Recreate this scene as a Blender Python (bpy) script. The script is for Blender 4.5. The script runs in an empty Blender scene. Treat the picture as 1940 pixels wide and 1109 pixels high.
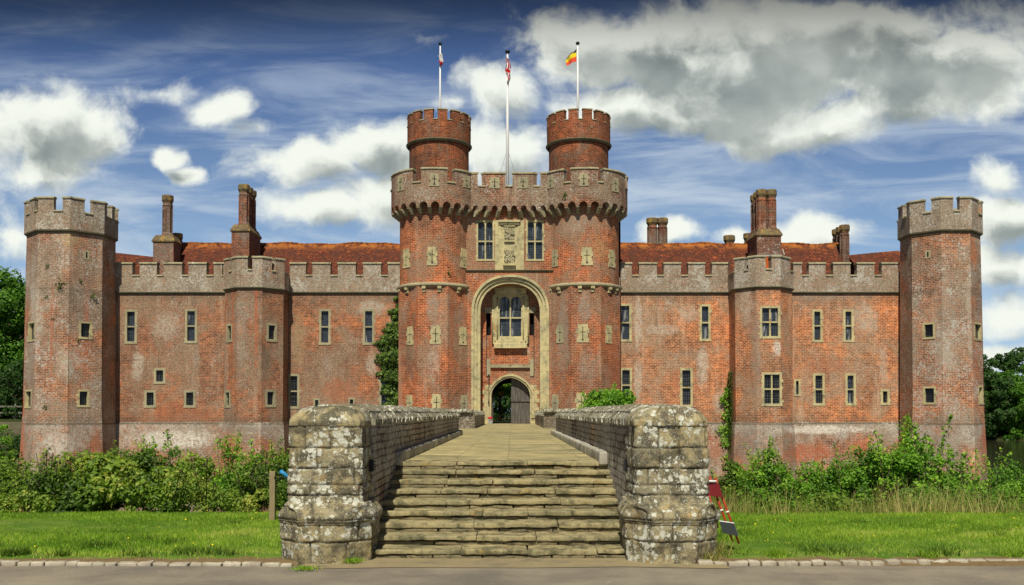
import bpy, math, random
import numpy as np
from mathutils import Vector, noise
random.seed(7)
RNG = np.random.default_rng(7)
R = math.radians
PI = math.pi
SC = bpy.context.scene
COL = SC.collection

# ------------------------------------------------------------------ camera
F = 1800.0            # focal length in photo pixels
PITCH = R(1.5)
HOR = 782.0
CY = HOR - F * math.tan(PITCH)
EYE = 1.68
cam_d = bpy.data.cameras.new('camera')
cam_d.sensor_width = 36
cam_d.lens = 36 * F / 1940
cam_d.shift_y = (CY - 554.5) / 1940
cam_d.clip_end = 3000
cam = bpy.data.objects.new('camera', cam_d)
cam.location = (0, 0, EYE)
cam.rotation_euler = (PI / 2 + PITCH, 0, 0)
COL.objects.link(cam)
SC.camera = cam

def at(x, y, Y):
    """photo pixel + distance -> (X, Z) in the world"""
    sx = (x - 970) / F
    sy = (CY - y) / F
    c, s = math.cos(PITCH), math.sin(PITCH)
    h = Y * (s + sy * c) / (c - sy * s)
    return sx * (Y * c + h * s), EYE + h
def zat(y, Y): return at(970, y, Y)[1]
def xat(x, Y, y=650): return at(x, y, Y)[0]

# ------------------------------------------------------------------ light
SUN_AZ, SUN_EL = R(7), R(53)
sd = Vector((-math.sin(SUN_AZ) * math.cos(SUN_EL), -math.cos(SUN_AZ) * math.cos(SUN_EL), math.sin(SUN_EL)))
sun_d = bpy.data.lights.new('sun', 'SUN')
sun_d.energy = 4.3
sun_d.angle = R(0.6)
sun_d.color = (1.0, 0.94, 0.78)
sun = bpy.data.objects.new('sun', sun_d)
sun.rotation_euler = sd.to_track_quat('Z', 'Y').to_euler()
sun.location = (0, 0, 60)
COL.objects.link(sun)
SC.view_settings.view_transform = 'Standard'
SC.view_settings.look = 'None'
SC.view_settings.exposure = 0.2
SC.view_settings.gamma = 1.0
SC.cycles.max_bounces = 6
SC.cycles.transparent_max_bounces = 12

# ------------------------------------------------------------------ node helpers
class NT:
    def __init__(s, tree):
        s.t = tree; s.n = tree.nodes; s.l = tree.links
    def new(s, typ, **kw):
        nd = s.n.new(typ)
        for k, v in kw.items(): setattr(nd, k, v)
        return nd
    def put(s, sock, v):
        if isinstance(v, bpy.types.NodeSocket): s.l.new(v, sock)
        elif v is not None:
            if isinstance(v, (tuple, list)) and len(v) == 3 and sock.type == 'RGBA': v = (*v, 1)
            sock.default_value = v
    def math(s, op, a, b=None, c=None, clamp=False):
        nd = s.new('ShaderNodeMath', operation=op, use_clamp=clamp)
        for i, v in enumerate((a, b, c)):
            if v is not None: s.put(nd.inputs[i], v)
        return nd.outputs[0]
    def vec(s, op, a, b=None, c=None):
        nd = s.new('ShaderNodeVectorMath', operation=op)
        for i, v in enumerate((a, b, c)):
            if v is not None: s.put(nd.inputs[i], v)
        return nd.outputs['Value'] if op in ('LENGTH', 'DISTANCE', 'DOT_PRODUCT') else nd.outputs[0]
    def mix(s, f, a, b, mode='MIX'):
        nd = s.new('ShaderNodeMix', data_type='RGBA', blend_type=mode)
        s.put(nd.inputs[0], f); s.put(nd.inputs[6], a); s.put(nd.inputs[7], b)
        return nd.outputs[2]
    def step(s, v, lo, hi, a=0.0, b=1.0):
        nd = s.new('ShaderNodeMapRange', interpolation_type='SMOOTHSTEP')
        s.put(nd.inputs[0], v); s.put(nd.inputs[1], lo); s.put(nd.inputs[2], hi)
        s.put(nd.inputs[3], a); s.put(nd.inputs[4], b)
        return nd.outputs[0]
    def noise(s, vec, scale, detail=4, rough=0.55, dist=0.0):
        nd = s.new('ShaderNodeTexNoise')
        s.put(nd.inputs['Vector'], vec); nd.inputs['Scale'].default_value = scale
        nd.inputs['Detail'].default_value = detail; nd.inputs['Roughness'].default_value = rough
        nd.inputs['Distortion'].default_value = dist
        return nd.outputs[0]
    def voro(s, vec, scale, rnd=1.0, out=0):
        nd = s.new('ShaderNodeTexVoronoi')
        s.put(nd.inputs['Vector'], vec); nd.inputs['Scale'].default_value = scale
        nd.inputs['Randomness'].default_value = rnd
        return nd.outputs[out]

def new_mat(name, rough=0.9, spec=0.25):
    m = bpy.data.materials.new(name)
    m.use_nodes = True
    t = NT(m.node_tree)
    b = m.node_tree.nodes['Principled BSDF']
    b.inputs['Roughness'].default_value = rough
    b.inputs['Specular IOR Level'].default_value = spec
    return m, t, b
def pos(t): return t.new('ShaderNodeNewGeometry').outputs['Position']
def uvn(t): return t.new('ShaderNodeUVMap', uv_map='UVMap').outputs[0]
def bump(t, b, h, dist=0.01, strength=1.0):
    nd = t.new('ShaderNodeBump'); t.put(nd.inputs['Height'], h)
    nd.inputs['Distance'].default_value = dist; nd.inputs['Strength'].default_value = strength
    t.l.new(nd.outputs[0], b.inputs['Normal'])

# ------------------------------------------------------------------ world: blue summer sky with cumulus
w = bpy.data.worlds.new('World'); SC.world = w; w.use_nodes = True
wt = NT(w.node_tree)
for nd in list(w.node_tree.nodes): w.node_tree.nodes.remove(nd)
sky = wt.new('ShaderNodeTexSky', sky_type='NISHITA', sun_disc=False)
sky.sun_elevation = SUN_EL; sky.sun_rotation = PI + SUN_AZ
sky.air_density = 1.0; sky.dust_density = 0.6; sky.ozone_density = 3.0
tc = wt.new('ShaderNodeTexCoord')
sep = wt.new('ShaderNodeSeparateXYZ'); wt.put(sep.inputs[0], tc.outputs['Generated'])
yy = wt.math('MAXIMUM', wt.math('ABSOLUTE', sep.outputs[1]), 0.35)
a_ = wt.math('DIVIDE', sep.outputs[0], yy)
e_ = wt.math('DIVIDE', sep.outputs[2], yy)
cv = wt.new('ShaderNodeCombineXYZ'); wt.put(cv.inputs[0], a_); wt.put(cv.inputs[1], e_)
P0 = cv.outputs[0]
def pxd(x, y): return ((x - 970) / F, (HOR - y) / F)
BLOBS = [  # photo x, y, rx, ry, weight
    (70, 235, 190, 95, 1.15), (150, 250, 110, 60, 1.0), (60, 310, 150, 50, .9), (300, 160, 60, 25, .35),
    (415, 198, 62, 34, .8), (470, 240, 40, 20, .5), (335, 298, 44, 34, 1.0), (368, 330, 38, 26, .9),
    (585, 300, 125, 62, 1.1), (700, 270, 110, 62, 1.15), (600, 400, 130, 45, 1.0), (700, 390, 90, 70, 1.15), (840, 200, 50, 20, .6),
    (20, 440, 60, 50, .7), (940, 180, 90, 75, .8), (960, 290, 120, 80, .8), (1000, 60, 80, 40, .45),
    (1200, 90, 230, 100, 1.25), (1450, 110, 330, 140, 1.35), (1750, 120, 330, 130, 1.35), (1500, 40, 560, 60, .95),
    (1180, 190, 170, 55, 1.1), (1500, 235, 210, 52, 1.2), (1700, 200, 250, 55, 1.0), (1350, 200, 200, 55, 1.1),
    (1255, 445, 72, 36, 1.1), (1520, 445, 120, 38, 1.0), (1400, 450, 50, 30, .8),
    (1890, 345, 62, 48, 1.0), (1920, 420, 95, 55, 1.15), (1900, 520, 110, 45, .95), (1930, 600, 120, 50, .9), (1900, 665, 120, 30, .8),
    (-250, 350, 220, 110, 1.2), (2250, 350, 260, 150, 1.2), (-350, 560, 260, 60, 1.0),
]
warp = wt.new('ShaderNodeTexNoise'); wt.put(warp.inputs['Vector'], P0)
warp.inputs['Scale'].default_value = 7; warp.inputs['Detail'].default_value = 6
wv = wt.vec('MULTIPLY_ADD', warp.outputs['Color'], (0.09, 0.065, 0), (-0.045, -0.0325, 0))
Pw = wt.vec('ADD', P0, wv)
def density(p, det):
    cur = None
    for (x, y, rx, ry, wgt) in BLOBS:
        c = pxd(x, y)
        sx, sy = F / rx, F / ry
        q = wt.vec('MULTIPLY_ADD', p, (sx, sy, 0), (-c[0] * sx, -c[1] * sy, 0))
        d = wt.math('MULTIPLY_ADD', wt.vec('LENGTH', q), -wgt, wgt)
        cur = d if cur is None else wt.math('MAXIMUM', cur, d)
    n1 = wt.noise(p, 14, det, 0.58)
    return wt.math('MULTIPLY_ADD', n1, 2.2, wt.math('ADD', wt.math('MULTIPLY', cur, 1.0), -1.17))
D1 = density(Pw, 8)
Pup = wt.vec('ADD', Pw, (-0.012, 0.022, 0))
D2 = density(Pup, 7)
alpha = wt.step(D1, -0.21, 0.44)
shade = wt.step(D2, -0.05, 0.95)
fine = wt.noise(Pw, 30, 6, 0.6)
lump = wt.noise(Pw, 8, 3, 0.5)
bright = wt.math('SUBTRACT', wt.math('MULTIPLY_ADD', fine, 0.25, 0.80), wt.math('MULTIPLY', shade, wt.math('MULTIPLY_ADD', lump, 1.1, 0.12)))
cloudc = wt.mix(wt.step(bright, 0.0, 0.95), (0.19, 0.23, 0.23), (0.80, 0.83, 0.76))
# thin cirrus streaks
mp = wt.new('ShaderNodeMapping'); wt.put(mp.inputs[0], P0)
mp.inputs['Rotation'].default_value = (0, 0, R(-28)); mp.inputs['Scale'].default_value = (2.2, 11, 1)
ci = wt.noise(mp.outputs[0], 2.2, 7, 0.6, 0.6)
cir = wt.math('MULTIPLY', wt.step(ci, 0.38, 0.72), wt.step(e_, 0.44, 0.20, 0.25, 1.0))
cir = wt.math('MULTIPLY', cir, 0.85)
grad = wt.step(e_, 0.02, 0.40)
blue = wt.mix(grad, (0.34, 0.53, 0.76), (0.052, 0.110, 0.29))
nis = wt.mix(1.0, sky.outputs[0], (0.075, 0.075, 0.075), 'MULTIPLY')
base = wt.mix(0.72, nis, blue)
base = wt.mix(cir, base, (0.50, 0.58, 0.66))
allc = wt.mix(alpha, base, cloudc)
top = wt.step(e_, 0.345, 0.455, 1.0, 0.24)
allc = wt.vec('SCALE', allc); allc.node.inputs['Scale'].default_value = 1.0
wt.put(allc.node.inputs['Scale'], top)
bg = wt.new('ShaderNodeBackground'); wt.put(bg.inputs[0], allc); bg.inputs[1].default_value = 1.0
out = wt.new('ShaderNodeOutputWorld'); wt.l.new(bg.outputs[0], out.inputs[0])

# ------------------------------------------------------------------ materials
def brick_mat(name, c1, c2, mortar, grey=0.3, white=0.1, greyc=(0.19, 0.15, 0.12), bw=0.30, bh=0.105,
              mort=0.017, bstr=0.35, streak=0.5, moss=0.15, seed=0.0, whitec=(0.52, 0.50, 0.45), bdist=0.012, zlime=None, spots=()):
    m, t, b = new_mat(name, 0.92, 0.2)
    p = t.vec('ADD', pos(t), (seed * 13.1, seed * 7.7, seed * 3.3)); uv = uvn(t)
    br = t.new('ShaderNodeTexBrick')
    wob = t.new('ShaderNodeTexNoise'); t.put(wob.inputs['Vector'], p); wob.inputs['Scale'].default_value = 1.2
    t.put(br.inputs['Vector'], t.vec('MULTIPLY_ADD', wob.outputs['Color'], (0.05, 0.05, 0), uv))
    br.inputs['Scale'].default_value = 1
    br.inputs['Brick Width'].default_value = bw; br.inputs['Row Height'].default_value = bh
    br.inputs['Mortar Size'].default_value = mort; br.inputs['Mortar Smooth'].default_value = 0.3
    br.inputs['Bias'].default_value = -0.05
    br.inputs['Color1'].default_value = (*c1, 1); br.inputs['Color2'].default_value = (*c2, 1)
    br.inputs['Mortar'].default_value = (*mortar, 1)
    col = br.outputs[0]
    big = t.noise(p, 0.30, 5, 0.6)
    col = t.mix(t.step(big, 0.38, 0.62), t.mix(1.0, col, (0.80, 0.86, 0.95), 'MULTIPLY'), t.mix(1.0, col, (1.28, 1.08, 0.92), 'MULTIPLY'))
    bp = t.new('ShaderNodeTexBrick'); t.put(bp.inputs['Vector'], t.vec('MULTIPLY_ADD', wob.outputs['Color'], (0.5, 0.5, 0), t.vec('ADD', uv, (seed * 1.7, seed, 0))))
    bp.inputs['Scale'].default_value = 1; bp.inputs['Brick Width'].default_value = 2.3; bp.inputs['Row Height'].default_value = 1.7
    bp.inputs['Mortar Size'].default_value = 0.0; bp.inputs['Color1'].default_value = (0.78, 0.76, 0.76, 1); bp.inputs['Color2'].default_value = (1.25, 1.2, 1.15, 1)
    bp.inputs['Bias'].default_value = 0.1; bp.inputs['Mortar'].default_value = (1, 1, 1, 1)
    col = t.mix(0.75, col, t.mix(1.0, col, bp.outputs[0], 'MULTIPLY'))
    mid = t.noise(p, 3.2, 7, 0.8)
    col = t.mix(1.0, col, t.mix(t.step(mid, 0.32, 0.68), (0.50, 0.50, 0.52), (1.42, 1.40, 1.36)), 'MULTIPLY')
    # grey weathering: broad areas broken up by finer noise
    gn = t.noise(p, 0.42, 7, 0.66, 0.5)
    lo = 0.70 - 0.42 * grey
    gm = t.step(gn, lo - 0.07, lo + 0.09)
    g2 = t.noise(p, 6.0, 6, 0.8)
    gm = t.math('MULTIPLY', gm, t.step(g2, 0.36, 0.56, 0.25, 0.95))
    g3 = t.noise(t.vec('ADD', p, (2, 6, 4)), 13.0, 4, 0.8)
    gcol = t.mix(t.step(g3, 0.3, 0.7), (greyc[0] * 0.5, greyc[1] * 0.5, greyc[2] * 0.5), (greyc[0] * 1.55, greyc[1] * 1.57, greyc[2] * 1.6))
    col = t.mix(gm, col, gcol)
    # vertical runs of lime and dirt
    sp = t.vec('MULTIPLY', p, (1.1, 1.1, 0.13))
    sn = t.noise(sp, 1.4, 6, 0.65)
    col = t.mix(t.math('MULTIPLY', t.math('MULTIPLY', t.step(sn, 0.54, 0.68), streak), t.step(g2, 0.35, 0.6, 0.4, 1)), col, (greyc[0] * 1.8, greyc[1] * 1.85, greyc[2] * 1.9))
    sn2 = t.noise(t.vec('ADD', sp, (31, 7, 3)), 1.9, 6, 0.65)
    col = t.mix(t.math('MULTIPLY', t.step(sn2, 0.56, 0.74), streak * 0.8), col, (0.075, 0.05, 0.038))
    if zlime is None:
        sz = t.new('ShaderNodeSeparateXYZ'); t.put(sz.inputs[0], pos(t))
        for (z1, ln) in ((9.36, 1.1), (1.1, -0.7)):
            dd = t.math('MULTIPLY', t.math('SUBTRACT', z1, sz.outputs[2]), 1.0 / ln)
            run = t.noise(t.vec('MULTIPLY', p, (3.0, 3.0, 0.25)), 1.3, 5, 0.7)
            mm = t.math('MULTIPLY', t.math('GREATER_THAN', dd, 0.0), t.step(t.math('SUBTRACT', t.math('MULTIPLY', run, 1.9), dd), 0.35, 0.9))
            col = t.mix(t.math('MULTIPLY', mm, 0.38), col, (0.10, 0.085, 0.065))
    if zlime is not None:
        sz = t.new('ShaderNodeSeparateXYZ'); t.put(sz.inputs[0], pos(t))
        zz = t.math('ADD', sz.outputs[2], t.math('MULTIPLY', t.noise(p, 0.40, 6, 0.75), 7.0))
        zm = t.step(zz, zlime + 2.6, zlime + 4.0)
        col = t.mix(t.math('MULTIPLY', zm, t.step(g2, 0.36, 0.55, 0.25, 0.95)), col, t.mix(t.step(g3, 0.3, 0.7), (0.21, 0.18, 0.145), (0.60, 0.57, 0.50)))
        zt_ = t.step(t.math('ADD', sz.outputs[2], t.math('MULTIPLY', g2, 0.35)), 1.02, 1.17)
        col = t.mix(t.math('MULTIPLY', zt_, 0.8), col, (0.07, 0.065, 0.045))
    # individual lime washes, drips and sooty marks at their own places
    if spots:
        sq = t.new('ShaderNodeSeparateXYZ'); t.put(sq.inputs[0], pos(t))
        cq = t.new('ShaderNodeCombineXYZ'); t.put(cq.inputs[0], sq.outputs[0]); t.put(cq.inputs[1], sq.outputs[2])
        ragged = t.noise(p, 2.2, 6, 0.75)
        for (sx_, sy_, rx, rz, cc, st_) in spots:
            X_, Z_ = at(sx_, sy_, 60.5)
            q = t.vec('MULTIPLY_ADD', cq.outputs[0], (1 / rx, 1 / rz, 0), (-X_ / rx, -Z_ / rz, 0))
            d = t.math('ADD', t.vec('LENGTH', q), t.math('MULTIPLY', ragged, 1.5))
            k = t.math('MULTIPLY', t.step(d, 1.75, 1.15), t.math('MULTIPLY', t.step(g2, 0.38, 0.54, 0.15, 1.0), st_))
            col = t.mix(k, col, cc)
    # white lichen and lime flecks
    wn = t.noise(p, 7.5, 7, 0.85)
    wb = t.noise(p, 0.7, 4, 0.6)
    thr = t.math('MULTIPLY_ADD', wb, -0.42, 0.865 - 0.12 * white)
    wm = t.step(t.math('SUBTRACT', wn, thr), -0.01, 0.04)
    col = t.mix(t.math('MULTIPLY', wm, 0.85), col, whitec)
    # dark moss spots and missing bricks
    mn = t.noise(t.vec('ADD', p, (5, 5, 5)), 3.4, 6, 0.8)
    col = t.mix(t.step(mn, 0.70 - 0.09 * moss, 0.77 - 0.09 * moss, 0, 0.85), col, (0.035, 0.032, 0.022))
    col = t.mix(t.math('MULTIPLY', br.outputs['Fac'], 0.30), col, mortar)
    col = t.mix(1.0, col, t.mix(t.step(t.noise(t.vec('ADD', p, (7, 1, 9)), 16.0, 5, 0.85), 0.36, 0.64), (0.66, 0.66, 0.67), (1.34, 1.33, 1.30)), 'MULTIPLY')
    t.put(b.inputs['Base Color'], col)
    h = t.math('ADD', br.outputs['Fac'], t.math('MULTIPLY', g2, -0.9))
    bump(t, b, t.math('MULTIPLY', h, -1.0), bdist, bstr)
    return m

MORT = (0.44, 0.33, 0.22)
M = {}
PALE, GREY_, RED_, SOOT_ = (0.52, 0.46, 0.38), (0.30, 0.25, 0.20), (0.42, 0.11, 0.045), (0.075, 0.06, 0.045)
SP = {
 'brick': [(249, 690, .5, 1.3, PALE, .8), (362, 680, .35, 1.0, GREY_, .8), (305, 615, 1.3, 1.1, PALE, .55), (470, 620, .6, 3.0, GREY_, .7), (430, 700, .3, 3.0, GREY_, .7), (700, 580, 1.1, .7, PALE, .6),
           (700, 690, .5, 1.0, PALE, .6), (560, 640, .5, 2.5, (0.36, 0.25, 0.13), .5), (450, 610, .12, 4, RED_, .8), (497, 620, .14, 4, RED_, .8), (640, 740, 1.5, 1.0, RED_, .5), (330, 785, 3, .8, RED_, .5), (512, 680, .4, 1.4, SOOT_, .5), (615, 690, .4, 1.0, GREY_, .6), (365, 545, 3, .25, GREY_, .6)],
 'brick_gate': [(825, 590, .55, 1.5, GREY_, .85), (825, 690, .5, 1.6, PALE, .45), (1103, 590, .5, 1.4, GREY_, .8), (1108, 700, .8, 1.5, GREY_, .65), (1064, 640, .45, 3.2, GREY_, .85), (779, 690, .3, 1.6, SOOT_, .4), (1130, 480, .8, .9, (0.42, 0.26, 0.13), .6),
           (1085, 440, 1.3, .9, GREY_, .6), (800, 440, .9, .7, SOOT_, .35), (877, 610, .3, 1.6, GREY_, .5), (860, 620, .12, 4, RED_, .7), (795, 620, .1, 4, RED_, .7), (1160, 700, .5, 2.5, RED_, .5)],
 'brick_right': [(1213, 610, .35, 2.2, PALE, .8), (1212, 720, .35, 1.6, PALE, .7), (1260, 622, 1.6, .45, PALE, .6), (1337, 690, .5, 1.8, PALE, .8), (1310, 590, .9, .8, PALE, .5), (1458, 662, .35, .6, (0.66, 0.62, 0.54), .9), (1345, 540, .8, 1.2, GREY_, .6),
           (1420, 660, .4, 4, GREY_, .7), (1405, 580, .35, 2.2, PALE, .5), (1500, 650, .35, 4, RED_, .6), (1650, 600, 1.0, 1.2, PALE, .5), (1290, 720, .6, .9, RED_, .5), (1570, 690, 2, .8, RED_, .45), (1190, 760, .5, 1.0, RED_, .5), (1560, 560, 3, .3, GREY_, .6), (1370, 760, .6, 1.0, PALE, .6), (1685, 690, .4, 2, PALE, .5)],
 'brick_tower': [(100, 600, .8, 2.6, PALE, .75), (90, 700, .7, 2.0, GREY_, .7), (165, 460, .7, .9, (0.42, 0.34, 0.20), .7), (160, 570, .8, 1.2, SOOT_, .35), (60, 620, .35, 5, RED_, .75), (62, 760, .4, 2, RED_, .8), (135, 640, .13, 5, RED_, .7), (187, 640, .18, 4, RED_, .7), (160, 690, .7, 1.2, PALE, .5)],
 'brick_tower_r': [(1815, 495, .5, 1.2, (0.55, 0.16, 0.06), .9), (1813, 580, .4, .5, (0.55, 0.16, 0.06), .7), (1762, 600, .8, 4.5, GREY_, .7), (1758, 680, .7, 2.0, PALE, .5), (1850, 640, .4, 6, RED_, .8), (1770, 470, .7, .8, SOOT_, .5), (1815, 700, .6, 1.5, RED_, .5), (1800, 600, .2, 4, PALE, .5)],
 'plinth': [(320, 835, 3.6, .8, (0.66, 0.63, 0.56), .9), (150, 840, 1.6, .8, (0.6, 0.57, 0.5), .7), (62, 840, .5, 2, RED_, .9), (440, 850, 1.0, 1.6, RED_, .8), (505, 855, 1.0, 1.2, RED_, .8), (200, 850, .3, 2, RED_, .8), (1560, 815, 4.0, .35, (0.70, 0.66, 0.58), .95), (1540, 860, 3.0, .8, RED_, .9),
           (1850, 840, .8, 2, RED_, .8), (1815, 865, .6, .6, (0.62, 0.42, 0.18), .9), (1410, 850, .8, 2, (0.26, 0.24, 0.21), .8), (1765, 840, .8, 1.5, (0.28, 0.25, 0.21), .8), (1360, 850, .7, 1.2, RED_, .6), (1640, 850, .8, .8, RED_, .7), (470, 812, 3, .25, (0.2, 0.17, 0.14), .7)],
}
M['brick'] = brick_mat('red_brick', (0.37, 0.125, 0.056), (0.20, 0.062, 0.032), (0.34, 0.24, 0.15), grey=0.52, white=0.35, greyc=(0.27, 0.19, 0.13), seed=1, moss=0.4, spots=SP['brick'])
M['brick_gate'] = brick_mat('gatehouse_brick', (0.35, 0.094, 0.040), (0.19, 0.045, 0.022), (0.46, 0.27, 0.15), grey=0.45, white=0.3, greyc=(0.27, 0.18, 0.12), seed=2, moss=0.2, spots=SP['brick_gate'])
M['brick_right'] = brick_mat('orange_brick', (0.46, 0.155, 0.062), (0.25, 0.075, 0.036), (0.54, 0.36, 0.21), grey=0.42, white=0.35, greyc=(0.34, 0.235, 0.16), seed=3, moss=0.2, spots=SP['brick_right'])
M['brick_tower'] = brick_mat('weathered_brick', (0.34, 0.125, 0.062), (0.19, 0.068, 0.040), MORT, grey=0.55, white=0.8, greyc=(0.27, 0.205, 0.15), seed=4, moss=0.9, spots=SP['brick_tower'])
M['brick_tower_r'] = brick_mat('lichened_brick', (0.34, 0.115, 0.055), (0.17, 0.06, 0.035), MORT, grey=0.50, white=1.0, greyc=(0.28, 0.215, 0.155), seed=9, moss=0.9, spots=SP['brick_tower_r'])
M['brick_parapet'] = brick_mat('parapet_brick', (0.29, 0.14, 0.085), (0.17, 0.09, 0.06), (0.30, 0.26, 0.20), grey=0.75, white=1.0, greyc=(0.29, 0.235, 0.17), seed=5, moss=0.9)
M['brick_parapet_gate'] = brick_mat('gate_parapet_brick', (0.25, 0.085, 0.045), (0.13, 0.045, 0.03), (0.34, 0.25, 0.17), grey=0.55, white=0.8, greyc=(0.26, 0.20, 0.14), seed=6, moss=0.7)
M['brick_turret'] = brick_mat('turret_brick', (0.24, 0.065, 0.028), (0.115, 0.031, 0.017), (0.24, 0.14, 0.08), grey=0.28, white=0.2, greyc=(0.16, 0.11, 0.08), seed=7, moss=0.6)
M['plinth'] = brick_mat('limewashed_plinth', (0.40, 0.13, 0.06), (0.20, 0.07, 0.04), (0.42, 0.30, 0.20), grey=0.55, white=0.6, greyc=(0.26, 0.21, 0.16), seed=8, streak=0.5, moss=0.3, zlime=0.55, spots=SP['plinth'])
M['chimney'] = brick_mat('chimney_brick', (0.22, 0.07, 0.04), (0.11, 0.04, 0.028), (0.24, 0.17, 0.12), grey=0.45, white=0.4, seed=10, moss=0.8)
M['bridge_brick'] = brick_mat('bridge_wall_brick', (0.20, 0.155, 0.135), (0.46, 0.40, 0.35), (0.022, 0.018, 0.015), grey=0.5, white=1.1, greyc=(0.40, 0.37, 0.33), bw=0.27, bh=0.095, mort=0.013, bstr=1.0, seed=11, streak=0.3, moss=0.5, whitec=(0.55, 0.53, 0.48), bdist=0.03)
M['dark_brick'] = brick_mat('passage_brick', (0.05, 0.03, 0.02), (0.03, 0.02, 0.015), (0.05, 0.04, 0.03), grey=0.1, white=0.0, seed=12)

def stone_mat(name, c1, c2, dark=(0.07, 0.06, 0.045), lichen=0.2, ochre=0.2, darkamt=0.4, scale=1.0, bstr=0.4, lich=(0.62, 0.62, 0.55)):
    m, t, b = new_mat(name, 0.88, 0.2)
    p = pos(t)
    n1 = t.noise(p, 1.7 * scale, 6, 0.65)
    col = t.mix(t.step(n1, 0.3, 0.7), c1, c2)
    n2 = t.noise(t.vec('ADD', p, (3, 9, 1)), 5.0 * scale, 7, 0.7, 0.3)
    col = t.mix(t.step(n2, 0.62 - 0.2 * darkamt, 0.80 - 0.2 * darkamt, 0, 0.85), col, dark)
    n3 = t.noise(t.vec('ADD', p, (8, 2, 6)), 3.0 * scale, 5, 0.6)
    col = t.mix(t.step(n3, 0.66 - 0.2 * ochre, 0.80 - 0.2 * ochre, 0, 0.7), col, (0.36, 0.22, 0.05))
    # crusty white lichen: ragged rosettes
    wv = t.new('ShaderNodeTexNoise'); t.put(wv.inputs['Vector'], p); wv.inputs['Scale'].default_value = 20 * scale; wv.inputs['Detail'].default_value = 3
    pw = t.vec('MULTIPLY_ADD', wv.outputs['Color'], (0.05 / scale,) * 3, p)
    vd = t.voro(pw, 17 * scale)
    vr = t.voro(pw, 17 * scale, out=1)
    sepc = t.new('ShaderNodeSeparateColor'); t.put(sepc.inputs[0], vr)
    n4 = t.noise(t.vec('ADD', p, (1, 4, 2)), 2.6 * scale, 5, 0.7)
    rad = t.math('MULTIPLY', t.math('MULTIPLY', sepc.outputs[0], 0.72), t.step(n4, 0.69 - 0.26 * lichen, 0.81 - 0.26 * lichen, 0.0, 1.15))
    lm = t.step(t.math('SUBTRACT', rad, vd), -0.03, 0.07)
    fz = t.noise(p, 60 * scale, 3, 0.6)
    fzm = t.math('MULTIPLY', t.step(fz, 0.70 - 0.14 * lichen, 0.78 - 0.14 * lichen), t.step(n4, 0.57 - 0.2 * lichen, 0.73 - 0.2 * lichen, 0.06, 1.0))
    lm = t.math('MAXIMUM', lm, fzm)
    n5 = t.noise(p, 45 * scale, 3, 0.6)
    lm = t.math('MULTIPLY', lm, t.step(n5, 0.25, 0.5, 0.35, 1.0))
    col = t.mix(lm, col, lich)
    col = t.mix(1.0, col, t.mix(t.noise(p, 26 * scale, 4, 0.7), (0.62, 0.62, 0.62), (1.4, 1.4, 1.38)), 'MULTIPLY')
    if name == 'lichened_sandstone':
        ja = t.new('ShaderNodeAttribute', attribute_name='joint')
        col = t.mix(t.math('MULTIPLY', ja.outputs['Fac'], 0.9), col, (0.04, 0.035, 0.024))
    t.put(b.inputs['Base Color'], col)
    bump(t, b, t.math('ADD', t.math('ADD', n2, t.math('MULTIPLY', t.noise(p, 40 * scale, 4, 0.7), 0.5)), t.math('MULTIPLY', lm, 0.15)), 0.02 / scale, bstr)
    return m
M['stone_pale'] = stone_mat('pale_limestone', (0.60, 0.51, 0.27), (0.40, 0.355, 0.21), dark=(0.17, 0.155, 0.10), lichen=0.0, ochre=0.25, darkamt=0.65, scale=0.6)
M['stone_grey'] = stone_mat('grey_limestone', (0.42, 0.37, 0.23), (0.29, 0.26, 0.17), lichen=0.3, ochre=0.1, darkamt=0.4, scale=0.6)
M['stone_coping'] = stone_mat('weathered_coping', (0.38, 0.34, 0.21), (0.27, 0.25, 0.16), lichen=0.5, ochre=0.3, darkamt=0.5, scale=0.6)
M['stone_band'] = stone_mat('string_stone', (0.17, 0.15, 0.095), (0.12, 0.11, 0.07), lichen=0.3, ochre=0.1, darkamt=0.5, scale=0.6)
M['pier'] = stone_mat('lichened_sandstone', (0.37, 0.30, 0.155), (0.27, 0.24, 0.155), dark=(0.075, 0.068, 0.05), lichen=1.0, ochre=0.4, darkamt=1.05, scale=1.0, bstr=0.8, lich=(0.55, 0.55, 0.47))
M['coping_rough'] = stone_mat('rough_wall_coping', (0.22, 0.19, 0.12), (0.16, 0.145, 0.10), dark=(0.05, 0.045, 0.035), lichen=1.1, ochre=0.2, darkamt=0.7, scale=1.0, bstr=0.8, lich=(0.54, 0.53, 0.45))
M['slab'] = stone_mat('worn_sandstone_step', (0.39, 0.325, 0.175), (0.25, 0.225, 0.13), dark=(0.085, 0.08, 0.045), lichen=-0.1, ochre=0.35, darkamt=0.85, scale=1.0, bstr=0.6)
M['riser'] = stone_mat('mossy_riser_stone', (0.24, 0.195, 0.11), (0.16, 0.14, 0.085), dark=(0.03, 0.03, 0.02), lichen=0.1, ochre=0.1, darkamt=0.6, scale=1.4, bstr=0.8)
M['kerb'] = stone_mat('pale_granite_sett', (0.50, 0.45, 0.36), (0.30, 0.26, 0.20), dark=(0.10, 0.08, 0.06), lichen=0.3, ochre=-0.2, darkamt=0.3, scale=1.4)
M['ledge'] = stone_mat('limed_ledge', (0.48, 0.45, 0.38), (0.32, 0.30, 0.25), lichen=0.6, ochre=0.0, darkamt=0.5, scale=1.0)

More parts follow.
